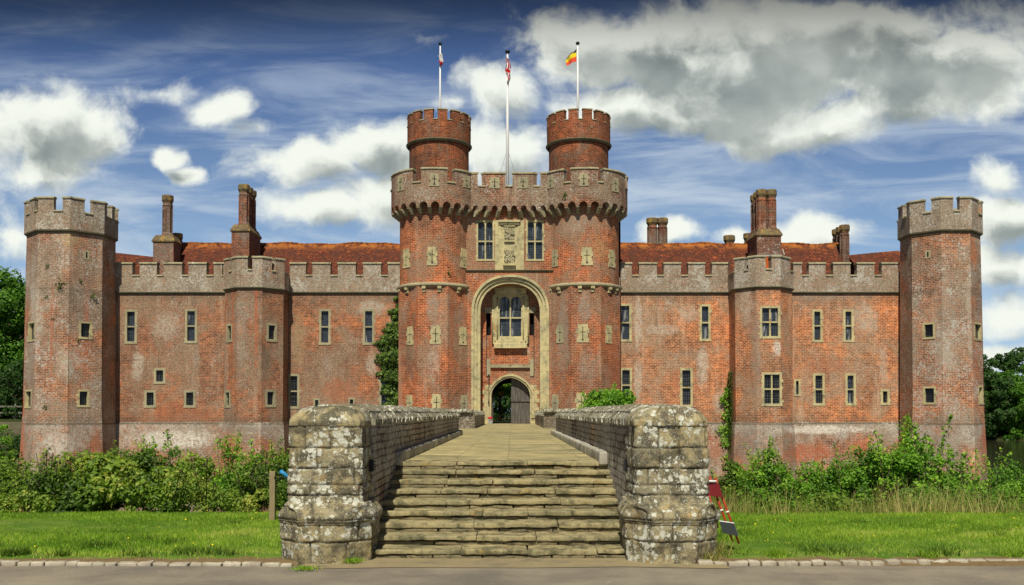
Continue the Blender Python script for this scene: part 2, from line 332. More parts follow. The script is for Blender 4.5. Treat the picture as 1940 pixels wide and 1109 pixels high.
# flagstones of the deck
m, t, b = new_mat('deck_flagstones', 0.85)
uv = uvn(t); p = pos(t)
br = t.new('ShaderNodeTexBrick'); t.put(br.inputs['Vector'], t.vec('ADD', uv, t.vec('SCALE', t.new('ShaderNodeTexNoise').outputs['Color'])))
br.inputs['Vector'].links[0].from_node.inputs[1].links[0].from_node.inputs['Scale'].default_value = 0.12
br.inputs['Scale'].default_value = 1; br.inputs['Brick Width'].default_value = 1.9; br.inputs['Row Height'].default_value = 0.41; br.offset = 0.41
br.inputs['Mortar Size'].default_value = 0.010; br.inputs['Bias'].default_value = 0.0
br.inputs['Color1'].default_value = (0.44, 0.37, 0.195, 1); br.inputs['Color2'].default_value = (0.27, 0.24, 0.145, 1)
br.inputs['Mortar'].default_value = (0.17, 0.15, 0.08, 1)
col = br.outputs[0]
n1 = t.noise(p, 1.3, 7, 0.8)
col = t.mix(1.0, col, t.mix(t.step(n1, 0.33, 0.66), (0.62, 0.65, 0.62), (1.30, 1.26, 1.16)), 'MULTIPLY')
n2 = t.noise(p, 7, 6, 0.75)
col = t.mix(t.step(t.noise(t.vec('MULTIPLY', p, (1.0, 3.0, 1)), 1.8, 6, 0.75), 0.54, 0.66, 0, 0.75), col, (0.56, 0.46, 0.22))
col = t.mix(t.step(t.noise(p, 4.3, 5, 0.7), 0.6, 0.75, 0, 0.6), col, (0.13, 0.125, 0.07))
t.put(b.inputs['Base Color'], col)
bump(t, b, t.math('SUBTRACT', n2, br.outputs['Fac']), 0.015, 0.6)
M['deck'] = m

# roof tiles
m, t, b = new_mat('clay_roof_tiles', 0.85)
uv = uvn(t); p = pos(t)
br = t.new('ShaderNodeTexBrick'); t.put(br.inputs['Vector'], uv)
br.inputs['Scale'].default_value = 1; br.inputs['Brick Width'].default_value = 0.22; br.inputs['Row Height'].default_value = 0.17
br.inputs['Mortar Size'].default_value = 0.022; br.inputs['Bias'].default_value = 0
br.inputs['Color1'].default_value = (0.20, 0.050, 0.020, 1); br.inputs['Color2'].default_value = (0.085, 0.024, 0.014, 1)
br.inputs['Mortar'].default_value = (0.04, 0.015, 0.01, 1)
col = br.outputs[0]
col = t.mix(t.step(t.noise(p, 3.6, 5, 0.8), 0.55, 0.64), col, (0.36, 0.085, 0.026))
col = t.mix(t.step(t.noise(p, 1.2, 6, 0.7), 0.48, 0.66, 0, 0.8), col, (0.075, 0.03, 0.02))
col = t.mix(t.step(t.noise(p, 8, 4, 0.7), 0.62, 0.70, 0, 0.7), col, (0.26, 0.16, 0.08))
sp = t.new('ShaderNodeSeparateXYZ'); t.put(sp.inputs[0], p)
rid = t.math('MULTIPLY', t.step(sp.outputs[2], 12.9, 13.5), t.step(t.noise(p, 2.2, 5, 0.7), 0.38, 0.6))
col = t.mix(t.math('MULTIPLY', rid, 0.8), col, (0.50, 0.17, 0.03))
t.put(b.inputs['Base Color'], col); bump(t, b, t.math('MULTIPLY', br.outputs['Fac'], -1), 0.02, 0.6)
M['roof'] = m

# leaded glass
def glass_mat(name, base, lead, cell=(0.16, 0.2), pale=0.6):
    m, t, b = new_mat(name, 0.12, 0.28)
    uv = uvn(t)
    br = t.new('ShaderNodeTexBrick'); t.put(br.inputs['Vector'], uv); br.offset = 0.0
    br.inputs['Scale'].default_value = 1; br.inputs['Brick Width'].default_value = cell[0]; br.inputs['Row Height'].default_value = cell[1]
    br.inputs['Mortar Size'].default_value = 0.012
    br.inputs['Color1'].default_value = (*base, 1); br.inputs['Color2'].default_value = (base[0] * 2.4 + .005, base[1] * 2.4 + .005, base[2] * 2.2 + .005, 1)
    br.inputs['Mortar'].default_value = (*lead, 1)
    sp = t.vec('MULTIPLY', pos(t), (5.0, 5.0, 0.8))
    col = t.mix(t.step(t.noise(sp, 1.0, 3, 0.5), 0.56, 0.68, 0, pale), br.outputs[0], (0.35, 0.36, 0.36))
    t.put(b.inputs['Base Color'], col)
    t.put(b.inputs['Roughness'], t.math('MULTIPLY_ADD', br.outputs['Fac'], 0.5, 0.1))
    bump(t, b, t.noise(pos(t), 6, 2, 0.5), 0.01, 0.15)
    return m
M['glass'] = glass_mat('leaded_glass', (0.010, 0.014, 0.022), (0.055, 0.065, 0.08), (0.13, 0.16))
M['grate'] = glass_mat('dark_barred_opening', (0.007, 0.008, 0.011), (0.09, 0.10, 0.11), (0.13, 0.15), 0.05)

def flat(name, c, rough=0.7, metal=0.0, var=0.25, scale=8, spec=0.3):
    m, t, b = new_mat(name, rough, spec)
    n = t.noise(pos(t), scale, 5, 0.65)
    t.put(b.inputs['Base Color'], t.mix(n, tuple(v * (1 - var) for v in c), tuple(min(1, v * (1 + var)) for v in c)))
    b.inputs['Metallic'].default_value = metal
    return m
M['void'] = flat('dark_interior', (0.006, 0.005, 0.005), 0.9)
M['slot_shade'] = flat('shadowed_slot', (0.02, 0.015, 0.012), 0.9)  # near-black colour stands for the shade in the drawbridge grooves
M['iron'] = flat('black_iron', (0.02, 0.02, 0.022), 0.5, 0.4)
M['white_paint'] = flat('white_paint', (0.78, 0.78, 0.78), 0.4, 0, 0.05)
M['red'] = flat('red_enamel', (0.42, 0.045, 0.015), 0.45, 0, 0.15)
M['maroon'] = flat('maroon_board', (0.16, 0.01, 0.012), 0.4, 0, 0.15)
M['greyboard'] = flat('grey_board', (0.03, 0.038, 0.038), 0.8, 0, 0.1)
M['blue_metal'] = flat('blue_painted_metal', (0.03, 0.24, 0.50), 0.4, 0, 0.1)
M['lead'] = flat('lead_flashing', (0.35, 0.35, 0.34), 0.6, 0, 0.1)
M['tiledark'] = flat('orange_tile_flashing', (0.45, 0.10, 0.02), 0.8, 0, 0.3)
M['fence_wood'] = flat('grey_fence_wood', (0.16, 0.15, 0.12), 0.9)
M['yellow'] = flat('yellow_board', (0.50, 0.42, 0.03), 0.6)
M['flower'] = flat('red_petals', (0.60, 0.02, 0.05), 0.7)
M['fwhite'] = flat('white_cloth', (0.75, 0.74, 0.74), 0.8, 0, 0.06)
M['fred'] = flat('red_cloth', (0.62, 0.02, 0.03), 0.8, 0, 0.1)
M['fblue'] = flat('navy_cloth', (0.03, 0.035, 0.16), 0.8, 0, 0.1)
M['fblack'] = flat('black_cloth', (0.03, 0.03, 0.045), 0.8, 0, 0.1)
M['fyellow'] = flat('yellow_cloth', (0.75, 0.60, 0.02), 0.8, 0, 0.1)
M['forange'] = flat('scarlet_cloth', (0.75, 0.09, 0.03), 0.8, 0, 0.1)
M['bark'] = flat('bark', (0.10, 0.075, 0.05), 0.95, 0, 0.5, 6)
m, t, b = new_mat('grey_oak_planks', 0.85)
p = pos(t); sp = t.vec('MULTIPLY', p, (9, 9, 0.7))
n = t.noise(sp, 2.5, 6, 0.7)
t.put(b.inputs['Base Color'], t.mix(t.step(n, 0.3, 0.7), (0.055, 0.048, 0.042), (0.17, 0.15, 0.13))); bump(t, b, n, 0.02, 0.6)
M['oak'] = m
m, t, b = new_mat('weathered_post_wood', 0.9)
p = pos(t); sp = t.vec('MULTIPLY', p, (30, 30, 2.0)); n = t.noise(sp, 1.5, 5, 0.7)
t.put(b.inputs['Base Color'], t.mix(n, (0.16, 0.12, 0.06), (0.38, 0.30, 0.18)))
M['postwood'] = m

# asphalt, soil, water
m, t, b = new_mat('worn_asphalt', 0.9)
p = pos(t)
n1 = t.noise(p, 90, 4, 0.8); n2 = t.noise(p, 0.9, 6, 0.65); n3 = t.noise(p, 9, 6, 0.75)
col = t.mix(t.step(n2, 0.3, 0.7), (0.20, 0.175, 0.145), (0.33, 0.285, 0.22))
col = t.mix(1.0, col, t.mix(t.step(n1, 0.3, 0.75), (0.55, 0.55, 0.55), (1.5, 1.48, 1.45)), 'MULTIPLY')
col = t.mix(t.step(n3, 0.58, 0.68, 0, 0.7), col, (0.40, 0.35, 0.26))
pb = t.new('ShaderNodeTexBrick'); t.put(pb.inputs['Vector'], t.vec('MULTIPLY_ADD', t.new('ShaderNodeTexNoise').outputs['Color'], (0.3, 0.3, 0), p)); pb.inputs['Scale'].default_value = 1; pb.inputs['Brick Width'].default_value = 3.1; pb.inputs['Row Height'].default_value = 1.3; pb.inputs['Mortar Size'].default_value = 0.0
pb.inputs['Color1'].default_value = (0.84, 0.85, 0.87, 1); pb.inputs['Color2'].default_value = (1.12, 1.1, 1.06, 1)
col = t.mix(0.7, col, t.mix(1.0, col, pb.outputs[0], 'MULTIPLY'))
col = t.mix(t.step(t.noise(t.vec('MULTIPLY', p, (0.5, 2.0, 1)), 1.6, 6, 0.75), 0.55, 0.72, 0, 0.45), col, (0.10, 0.09, 0.075))
vs = t.voro(p, 60); col = t.mix(t.step(vs, 0.12, 0.02, 0, 0.8), col, (0.42, 0.38, 0.31))
t.put(b.inputs['Base Color'], col); bump(t, b, t.math('ADD', n1, n3), 0.008, 0.7)
M['road'] = m
m, t, b = new_mat('sandy_paving_edge', 0.9)
p = pos(t)
col = t.mix(t.noise(p, 6, 6, 0.7), (0.20, 0.16, 0.09), (0.36, 0.29, 0.17))
col = t.mix(t.step(t.noise(p, 2, 5, 0.7), 0.5, 0.7, 0, 0.7), col, (0.14, 0.125, 0.09))
t.put(b.inputs['Base Color'], col); bump(t, b, t.noise(p, 40, 4, 0.7), 0.008, 0.6)
M['apron'] = m
m, t, b = new_mat('earth_and_turf', 0.95, 0.1)
p = pos(t); sx = t.new('ShaderNodeSeparateXYZ'); t.put(sx.inputs[0], p)
gcol = t.mix(t.step(t.noise(p, 1.7, 5, 0.6), 0.3, 0.7), (0.07, 0.15, 0.015), (0.16, 0.23, 0.04))
scol = t.mix(t.noise(p, 8, 6, 0.7), (0.10, 0.065, 0.03), (0.24, 0.17, 0.09))
edge = t.math('ADD', sx.outputs[1], t.math('MULTIPLY', t.noise(p, 2.2, 5, 0.7), 0.8))
col = t.mix(t.step(edge, 11.2, 11.32), scol, gcol)
col = t.mix(t.step(edge, 15.3, 17.0), col, t.mix(t.noise(p, 3, 4, 0.6), (0.02, 0.03, 0.008), (0.05, 0.06, 0.02)))
t.put(b.inputs['Base Color'], col); bump(t, b, t.noise(p, 30, 4, 0.7), 0.02, 0.6)
M['ground'] = m
m, t, b = new_mat('murky_moat_water', 0.08, 0.5)
p = pos(t)
t.put(b.inputs['Base Color'], t.mix(t.noise(p, 0.3, 3, 0.5), (0.035, 0.035, 0.018), (0.055, 0.045, 0.025)))
bump(t, b, t.noise(t.vec('MULTIPLY', p, (1, 1, 1)), 2.5, 4, 0.6), 0.03, 0.35)
M['water'] = m

def leaf_mat(name, cols, trans=0.35, rough=0.55):
    m, t, b = new_mat(name, rough, 0.3)
    at_ = t.new('ShaderNodeAttribute', attribute_name='tint')
    cr = t.new('ShaderNodeValToRGB'); t.put(cr.inputs[0], at_.outputs['Fac'])
    els = cr.color_ramp.elements
    while len(els) < len(cols): els.new(0.5)
    for i, c in enumerate(cols):
        els[i].position = i / (len(cols) - 1); els[i].color = (*c, 1)
    t.put(b.inputs['Base Color'], cr.outputs[0])
    tr = t.new('ShaderNodeBsdfTranslucent')
    t.put(tr.inputs[0], t.mix(1.0, cr.outputs[0], (1.2, 1.35, 0.6), 'MULTIPLY'))
    mx = t.new('ShaderNodeMixShader'); mx.inputs[0].default_value = trans
    t.l.new(b.outputs[0], mx.inputs[1]); t.l.new(tr.outputs[0], mx.inputs[2])
    t.l.new(mx.outputs[0], t.n['Material Output'].inputs[0])
    return m
M['leaf_hedge'] = leaf_mat('bramble_leaves', [(0.03, 0.065, 0.010), (0.09, 0.17, 0.018), (0.21, 0.33, 0.035), (0.42, 0.42, 0.08)])
M['leaf_bright'] = leaf_mat('bright_leaves', [(0.03, 0.09, 0.010), (0.09, 0.22, 0.018), (0.21, 0.42, 0.03), (0.40, 0.56, 0.06)])
M['leaf_dark'] = leaf_mat('dark_tree_leaves', [(0.02, 0.05, 0.01), (0.035, 0.09, 0.014), (0.06, 0.14, 0.02)], 0.25)
M['leaf_tree'] = leaf_mat('tree_leaves', [(0.03, 0.09, 0.008), (0.07, 0.19, 0.012), (0.15, 0.31, 0.025)], 0.3)
M['leaf_ivy'] = leaf_mat('ivy_leaves', [(0.025, 0.06, 0.01), (0.09, 0.16, 0.02), (0.22, 0.32, 0.05)], 0.25)
M['grass'] = leaf_mat('grass_blades', [(0.10, 0.21, 0.018), (0.22, 0.39, 0.03), (0.42, 0.58, 0.06), (0.62, 0.56, 0.20)], 0.4, 0.6)
M['reed'] = leaf_mat('dry_grass_stems', [(0.14, 0.20, 0.03), (0.40, 0.36, 0.11), (0.66, 0.54, 0.26)], 0.3, 0.7)

# ------------------------------------------------------------------ mesh helpers
def put(o, parent=None, label=None, cat=None, group=None, kind=None):
    if o.name not in COL.objects: COL.objects.link(o)
    if parent is not None: o.parent = parent
    if label: o['label'] = label
    if cat: o['category'] = cat
    if group: o['group'] = group
    if kind: o['kind'] = kind
    return o
def empty(name, loc=(0, 0, 0), **kw):
    o = bpy.data.objects.new(name, None); o.empty_display_size = 0.5
    o.location = loc
    return put(o, **kw)

class MB:
    def __init__(s, xf=None): s.v = []; s.f = []; s.uv = []; s.m = []; s.xf = xf; s.sm = []
    def face(s, pts, mi=0, uv=None, smooth=False):
        i = len(s.v)
        s.v += [tuple(p) for p in pts]
        s.f.append(tuple(range(i, i + len(pts))))
        if uv is None:
            a, b_, c = Vector(pts[0]), Vector(pts[1]), Vector(pts[2])
            n = (b_ - a).cross(c - a)
            if n.length < 1e-12 and len(pts) > 3: n = (c - a).cross(Vector(pts[3]) - a)
            if n.length > 0: n.normalize()
            if abs(n.z) > 0.85: uv = [(p[0], p[1]) for p in pts]
            else:
                t_ = Vector((-n.y, n.x, 0)); t_.normalize()
                k = 1 / max(0.3, math.sqrt(1 - n.z * n.z))
                uv = [(p[0] * t_.x + p[1] * t_.y, p[2] * k) for p in pts]
        s.uv += uv; s.m.append(mi); s.sm.append(smooth)
    def box(s, x0, x1, y0, y1, z0, z1, mi=0, f=None):
        P = lambda x, y, z: f(x, y, z) if f else (x, y, z)
        a = [P(x0, y0, z0), P(x1, y0, z0), P(x1, y1, z0), P(x0, y1, z0), P(x0, y0, z1), P(x1, y0, z1), P(x1, y1, z1), P(x0, y1, z1)]
        for q in ((0, 1, 5, 4), (1, 2, 6, 5), (2, 3, 7, 6), (3, 0, 4, 7), (4, 5, 6, 7), (3, 2, 1, 0)):
            s.face([a[i] for i in q], mi)
    def lathe(s, cx, cy, prof, n=32, a0=0.0, a1=2 * PI, mi=0, smooth=False, apo=False):
        k = 1 / math.cos((a1 - a0) / n / 2) if apo else 1
        for i in range(n):
            t0 = a0 + (a1 - a0) * i / n; t1 = a0 + (a1 - a0) * (i + 1) / n
            for (r0, z0), (r1, z1) in zip(prof, prof[1:]):
                def P(t_, r, z): return (cx + r * k * math.sin(t_), cy - r * k * math.cos(t_), z)
                rr = max(r0, r1)
                pts = [P(t0, r0, z0), P(t1, r0, z0), P(t1, r1, z1), P(t0, r1, z1)]
                dz = math.hypot(z1 - z0, r1 - r0)
                uv = None
                if abs(z1 - z0) > 0.3 * dz:
                    uv = [(t0 * rr, z0), (t1 * rr, z0), (t1 * rr, z1), (t0 * rr, z1)]
                if r0 < 1e-6: pts = pts[1:]; uv = uv[1:] if uv else None
                elif r1 < 1e-6: pts = pts[:3]; uv = uv[:3] if uv else None
                s.face(pts, mi, uv, smooth)
    def prism(s, poly, z0, z1, mi=0, top=True):
        """poly: ccw seen from above -> outward faces"""
        n = len(poly)
        for i in range(n):
            a, b_ = poly[i], poly[(i + 1) % n]
            s.face([(a[0], a[1], z0), (b_[0], b_[1], z0), (b_[0], b_[1], z1), (a[0], a[1], z1)], mi)
        if top:
            s.face([(p[0], p[1], z1) for p in poly], mi)
            s.face([(p[0], p[1], z0) for p in reversed(poly)], mi)
    def tube(s, pts, r, n=8, mi=0, smooth=True):
        rs = r if isinstance(r, (list, tuple)) else [r] * len(pts)
        rings = []
        for i, p in enumerate(pts):
            p = Vector(p)
            d = Vector(pts[min(i + 1, len(pts) - 1)]) - Vector(pts[max(i - 1, 0)])
            d.normalize()
            u = d.cross(Vector((0, 0, 1)))
            if u.length < 0.05: u = d.cross(Vector((1, 0, 0)))
            u.normalize(); v = d.cross(u)
            rings.append([p + (u * math.cos(2 * PI * k / n) + v * math.sin(2 * PI * k / n)) * rs[i] for k in range(n)])
        for a, b_ in zip(rings, rings[1:]):
            for k in range(n):
                s.face([a[k], a[(k + 1) % n], b_[(k + 1) % n], b_[k]], mi, smooth=smooth)
        s.face(list(reversed(rings[0])), mi); s.face(rings[-1], mi)
    def rock(s, c, size, r=0.02, amp=0.008, seg=0.05, mi=0, rot=0.0, freq=6.0, shear=0.0):
        """rounded, slightly lumpy block"""
        hx, hy, hz = [v / 2 for v in size]
        r = min(r, hx * .95, hy * .95, hz * .95)
        cr, sr = math.cos(rot), math.sin(rot)
        def W(x, y, z):
            q = Vector((max(-hx + r, min(hx - r, x)), max(-hy + r, min(hy - r, y)), max(-hz + r, min(hz - r, z))))
            d = Vector((x, y, z)) - q
            if d.length > 1e-9: d.normalize()
            pnt = q + d * r
            pnt.x += shear * pnt.z
            wpt = Vector((c[0] + pnt.x * cr - pnt.y * sr, c[1] + pnt.x * sr + pnt.y * cr, c[2] + pnt.z))
            nn = noise.noise(wpt * freq) + 0.5 * noise.noise(wpt * freq * 2.7)
            dd = Vector((d.x * cr - d.y * sr, d.x * sr + d.y * cr, d.z))
            return wpt + dd * nn * amp
        def lin(h):
            n = max(1, min(40, int(2 * (h - r) / seg)))
            inner = [-h + r + 2 * (h - r) * i / n for i in range(n + 1)]
            return [-h, -h + r * .5] + inner + [h - r * .5, h] if r > 0 else inner
        X, Y, Z = lin(hx), lin(hy), lin(hz)
        def grid(A, B, fn, flip):
            for a0, a1 in zip(A, A[1:]):
                for b0, b1 in zip(B, B[1:]):
                    q = [fn(a0, b0), fn(a1, b0), fn(a1, b1), fn(a0, b1)]
                    if flip: q.reverse()
                    s.face(q, mi, smooth=True)
        grid(X, Z, lambda a, b_: W(a, -hy, b_), False); grid(X, Z, lambda a, b_: W(a, hy, b_), True)
        grid(Y, Z, lambda a, b_: W(hx, a, b_), False); grid(Y, Z, lambda a, b_: W(-hx, a, b_), True)
        grid(X, Y, lambda a, b_: W(a, b_, hz), False); grid(X, Y, lambda a, b_: W(a, b_, -hz), True)
    def build(s, name, mats, merge=False, **kw):
        me = bpy.data.meshes.new(name)
        v = [s.xf(p) for p in s.v] if s.xf else s.v
        me.from_pydata(v, [], s.f)
        ul = me.uv_layers.new(name='UVMap')
        ul.data.foreach_set('uv', np.array(s.uv, dtype=np.float32).ravel())
        if not isinstance(mats, (list, tuple)): mats = [mats]
        for m_ in mats: me.materials.append(m_)
        me.polygons.foreach_set('material_index', s.m)
        me.polygons.foreach_set('use_smooth', s.sm)
        me.update()
        if any(s.sm) or merge:
            import bmesh
            bm = bmesh.new(); bm.from_mesh(me)
            bmesh.ops.remove_doubles(bm, verts=bm.verts, dist=0.0004)
            bm.to_mesh(me); bm.free()
        o = bpy.data.objects.new(name, me)
        return put(o, **kw)

class Face:
    """vertical wall plane between two plan points, left to right as the camera sees it"""
    def __init__(s, P0, P1):
        s.P = Vector((P0[0], P0[1])); d = Vector((P1[0] - P0[0], P1[1] - P0[1]))
        s.L = d.length; s.t = d / s.L; s.n = Vector((s.t.y, -s.t.x))
    def __call__(s, u, d, z):
        q = s.P + s.t * u + s.n * d
        return (q.x, q.y, z)
    def px(s, x, y):
        sx = (x - 970) / F; sy = (CY - y) / F
        c, sn = math.cos(PITCH), math.sin(PITCH)
        hy = (sn + sy * c) / (c - sy * sn)
        k = sx * (c + hy * sn)          # X = k*Y ; h = hy*Y
        # P + u t : X = kY
        u = (k * s.P.y - s.P.x) / (s.t.x - k * s.t.y)
        Y = s.P.y + u * s.t.y
        return u, EYE + hy * Y
    def rect(s, x0, x1, y0, y1):
        ym = (y0 + y1) / 2
        u0, _ = s.px(x0, ym); u1, _ = s.px(x1, ym)
        _, z1 = s.px((x0 + x1) / 2, y0); _, z0 = s.px((x0 + x1) / 2, y1)
        return (u0, u1, z0, z1)

def panel(mb, F_, z0, z1, holes=(), mi=0, dep=0.45):
    us = sorted({0.0, F_.L} | {min(max(h[k], 0), F_.L) for h in holes for k in (0, 1)})
    zs = sorted({z0, z1} | {min(max(h[k], z0), z1) for h in holes for k in (2, 3)})
    for a, b_ in zip(us, us[1:]):
        for c, d in zip(zs, zs[1:]):
            um, zm = (a + b_) / 2, (c + d) / 2
            if any(h[0] < um < h[1] and h[2] < zm < h[3] for h in holes): continue
            mb.face([F_(a, 0, c), F_(b_, 0, c), F_(b_, 0, d), F_(a, 0, d)], mi)
    for (a, b_, c, d) in holes:
        c = max(c, z0)
        mb.face([F_(a, 0, c), F_(a, 0, d), F_(a, -dep, d), F_(a, -dep, c)], mi)
        mb.face([F_(b_, 0, d), F_(b_, 0, c), F_(b_, -dep, c), F_(b_, -dep, d)], mi)
        mb.face([F_(a, 0, d), F_(b_, 0, d), F_(b_, -dep, d), F_(a, -dep, d)], mi)
        mb.face([F_(b_, 0, c), F_(a, 0, c), F_(a, -dep, c), F_(b_, -dep, c)], mi)

def window(F_, rc, parent, nx=1, nz=1, fw=0.11, glass='glass', arched=False, stone='stone_pale', xf=None, bars=None, name='window', trans=0.5):
    """stone frame with mullions in hole rc (u0,u1,z0,z1), leaded pane behind; pane and bars are sub-parts"""
    u0, u1, z0, z1 = rc
    j = 0.004
    mb = MB(xf)
    B = lambda a, b_, c, d, e, f_: mb.box(a, b_, c, d, e, f_, 0, lambda x, y, z: F_(x, y, z))
    def bx(a, b_, dd0, dd1, e, f_):   # d from inner to outer: box wants y increasing inward
        P = lambda x, y, z: F_(x, -y, z)
        mb.box(a, b_, -dd1, -dd0, e, f_, 0, P)
    o = 0.015
    bx(u0 - .015, u0 + fw, -.22, o, z0 + fw, z1 - fw); bx(u1 - fw, u1 + .015, -.22, o, z0 + fw, z1 - fw)
    bx(u0 - .02, u1 + .02, -.22, o + .004, z1 - fw, z1 + .015); bx(u0 - .04, u1 + .04, -.22, o + .02, z0 - .03, z0 + fw)
    # a few longer quoin stones
    for i in range(int((z1 - z0) / 0.42)):
        zz = z0 + 0.2 + i * 0.42
        if random.random() < .3: bx(u0 - .06 - random.random() * .05, u0 - .014, -.05, .012, zz, zz + .16)
        if random.random() < .3: bx(u1 + .014, u1 + .06 + random.random() * .05, -.05, .012, zz, zz + .16)
    mw = 0.045
    iu0, iu1, iz0, iz1 = u0 + fw, u1 - fw, z0 + fw, z1 - fw
    xs = [iu0 + (iu1 - iu0) * i / nx for i in range(nx + 1)]
    for x in xs[1:-1]: bx(x - mw, x + mw, -.20, -.03, iz0, iz1)
    zt = [iz0 + (iz1 - iz0) * trans] if nz == 2 else []
    for z in zt:
        for a, b_ in zip(xs, xs[1:]):
            bx(a + (mw if a != xs[0] else 0), b_ - (mw if b_ != xs[-1] else 0), -.20, -.028, z - .045, z + .045)
    if arched:
        for a, b_ in zip(xs, xs[1:]):
            a2 = a + (mw if a != xs[0] else 0); b2 = b_ - (mw if b_ != xs[-1] else 0)
            N = 12; hw = (b2 - a2) / 2; rise = hw * 0.95
            for i in range(N):
                t0 = -1 + 2 * i / N; t1 = -1 + 2 * (i + 1) / N
                def zz(t_):
                    e = math.sqrt(max(0, 1 - abs(t_) ** 2.2))
                    if arched == 'cusp': e = e * (1 - 0.16 * abs(math.sin(abs(t_) * PI * 2)) ) + 0.10 * max(0, 1 - abs(t_) * 4)
                    return iz1 - rise + rise * min(1, e)
                ua, ub = a2 + hw + t0 * hw, a2 + hw + t1 * hw
                za, zb = zz(t0), zz(t1)
                q = [F_(ua, -.05, za), F_(ub, -.05, zb), F_(ub, -.05, iz1 + .01), F_(ua, -.05, iz1 + .01)]
                mb.face(q)
                mb.face([F_(ua, -.05, za), F_(ua, -.19, za), F_(ub, -.19, zb), F_(ub, -.05, zb)])
    fr = mb.build(name, M[stone], parent=parent)
    g = MB(xf)
    g.face([F_(u0, -.17, z0), F_(u1, -.17, z0), F_(u1, -.17, z1), F_(u0, -.17, z1)])
    g.face([F_(u1, -.19, z0), F_(u0, -.19, z0), F_(u0, -.19, z1), F_(u1, -.19, z1)])
    g.build('pane', M[glass], parent=fr)
    if bars:
        bm_ = MB(xf)
        nb, nh = bars
        for i in range(nb):
            u = iu0 + (iu1 - iu0) * (i + 1) / (nb + 1)
            bm_.box(u - .012, u + .012, .07, .095, iz0, iz1, 0, lambda x, y, z: F_(x, -y, z))
        for i in range(nh):
            z = iz0 + (iz1 - iz0) * (i + 1) / (nh + 1)
            bm_.box(iu0, iu1, .10, .12, z - .012, z + .012, 0, lambda x, y, z: F_(x, -y, z))
        bm_.build('bars', M['lead'] if glass == 'glass' else M['iron'], parent=fr)
    return fr

def loop(F_, u, z0, z1, w_, parent, stone='stone_pale', xf=None, slit=True):
    """arrow loop: ragged stone plaque with a cross shaped slit"""
    mb = MB(xf)
    P = lambda x, y, z: F_(x, -y, z)
    n = 4; h = (z1 - z0) / n
    d1 = 0.03
    hw = w_ / 2
    sl = 0.022
    zc = z0 + (z1 - z0) * .56
    for i in range(n):
        e = hw * (1 + (0.18 if i % 2 == 0 else -0.04) + random.uniform(-.05, .05))
        a, b_ = z0 + i * h, z0 + (i + 1) * h
        for sgn in (-1, 1):
            x0, x1 = sorted((sgn * sl, sgn * e))
            if a < zc < b_:
                for (c, d) in ((a, zc - sl), (zc + sl, b_)):
                    mb.box(u + x0, u + x1, -d1, .12, c, d, 0, P)
                x0, x1 = sorted((sgn * hw * .62, sgn * e))
                mb.box(u + x0, u + x1, -d1, .12, zc - sl, zc + sl, 0, P)
            else:
                mb.box(u + x0, u + x1, -d1, .12, a, b_, 0, P)
    mb.box(u - sl, u + sl, -d1, .12, z0, z0 + (z1 - z0) * .10, 0, P)
    mb.box(u - sl, u + sl, -d1, .12, z1 - (z1 - z0) * .14, z1, 0, P)
    # oillet at the foot of the slit
    mb.box(u - .055, u + .055, -d1 - .004, -d1 + .02, z0 + (z1 - z0) * .10, z0 + (z1 - z0) * .10 + .09, 1, P)
    mb.box(u - hw * .6, u + hw * .6, -.012, .04, z0 + .03, z1 - .03, 1, P)
    return mb.build('arrow_loop', [M[stone], M['void']], parent=parent)

# paths for crenellated parapets: list of (outer, inner) plan points
def ring_path(cx, cy, a, th, n, a0, a1, apo=True):
    k = 1 / math.cos(PI / n) if apo else 1
    pts = []
    N = int(round((a1 - a0) / (2 * PI / n)))
    for i in range(N + 1):
        t_ = a0 + (a1 - a0) * i / N
        s_, c_ = math.sin(t_), -math.cos(t_)
        pts.append(((cx + a * k * s_, cy + a * k * c_), (cx + (a - th) * k * s_, cy + (a - th) * k * c_)))
    return pts
def path_len(path):
    S = [0]
    for (a, _), (b_, _) in zip(path, path[1:]): S.append(S[-1] + math.hypot(b_[0] - a[0], b_[1] - a[1]))
    return S
def path_s(path, x, y):
    """arc position where photo column x first meets the path (nearest face)"""
    S = path_len(path); best = None
    for i in range(len(path) - 1):
        f = Face(path[i][0], path[i + 1][0])
        if f.L < 1e-6: continue
        u, z = f.px(x, y)
        if -1e-3 <= u <= f.L + 1e-3:
            q = f.P + f.t * u
            if f.n.dot(-q) > 0 and (best is None or q.y < best[0]): best = (q.y, S[i] + u)
    return best[1] if best else None
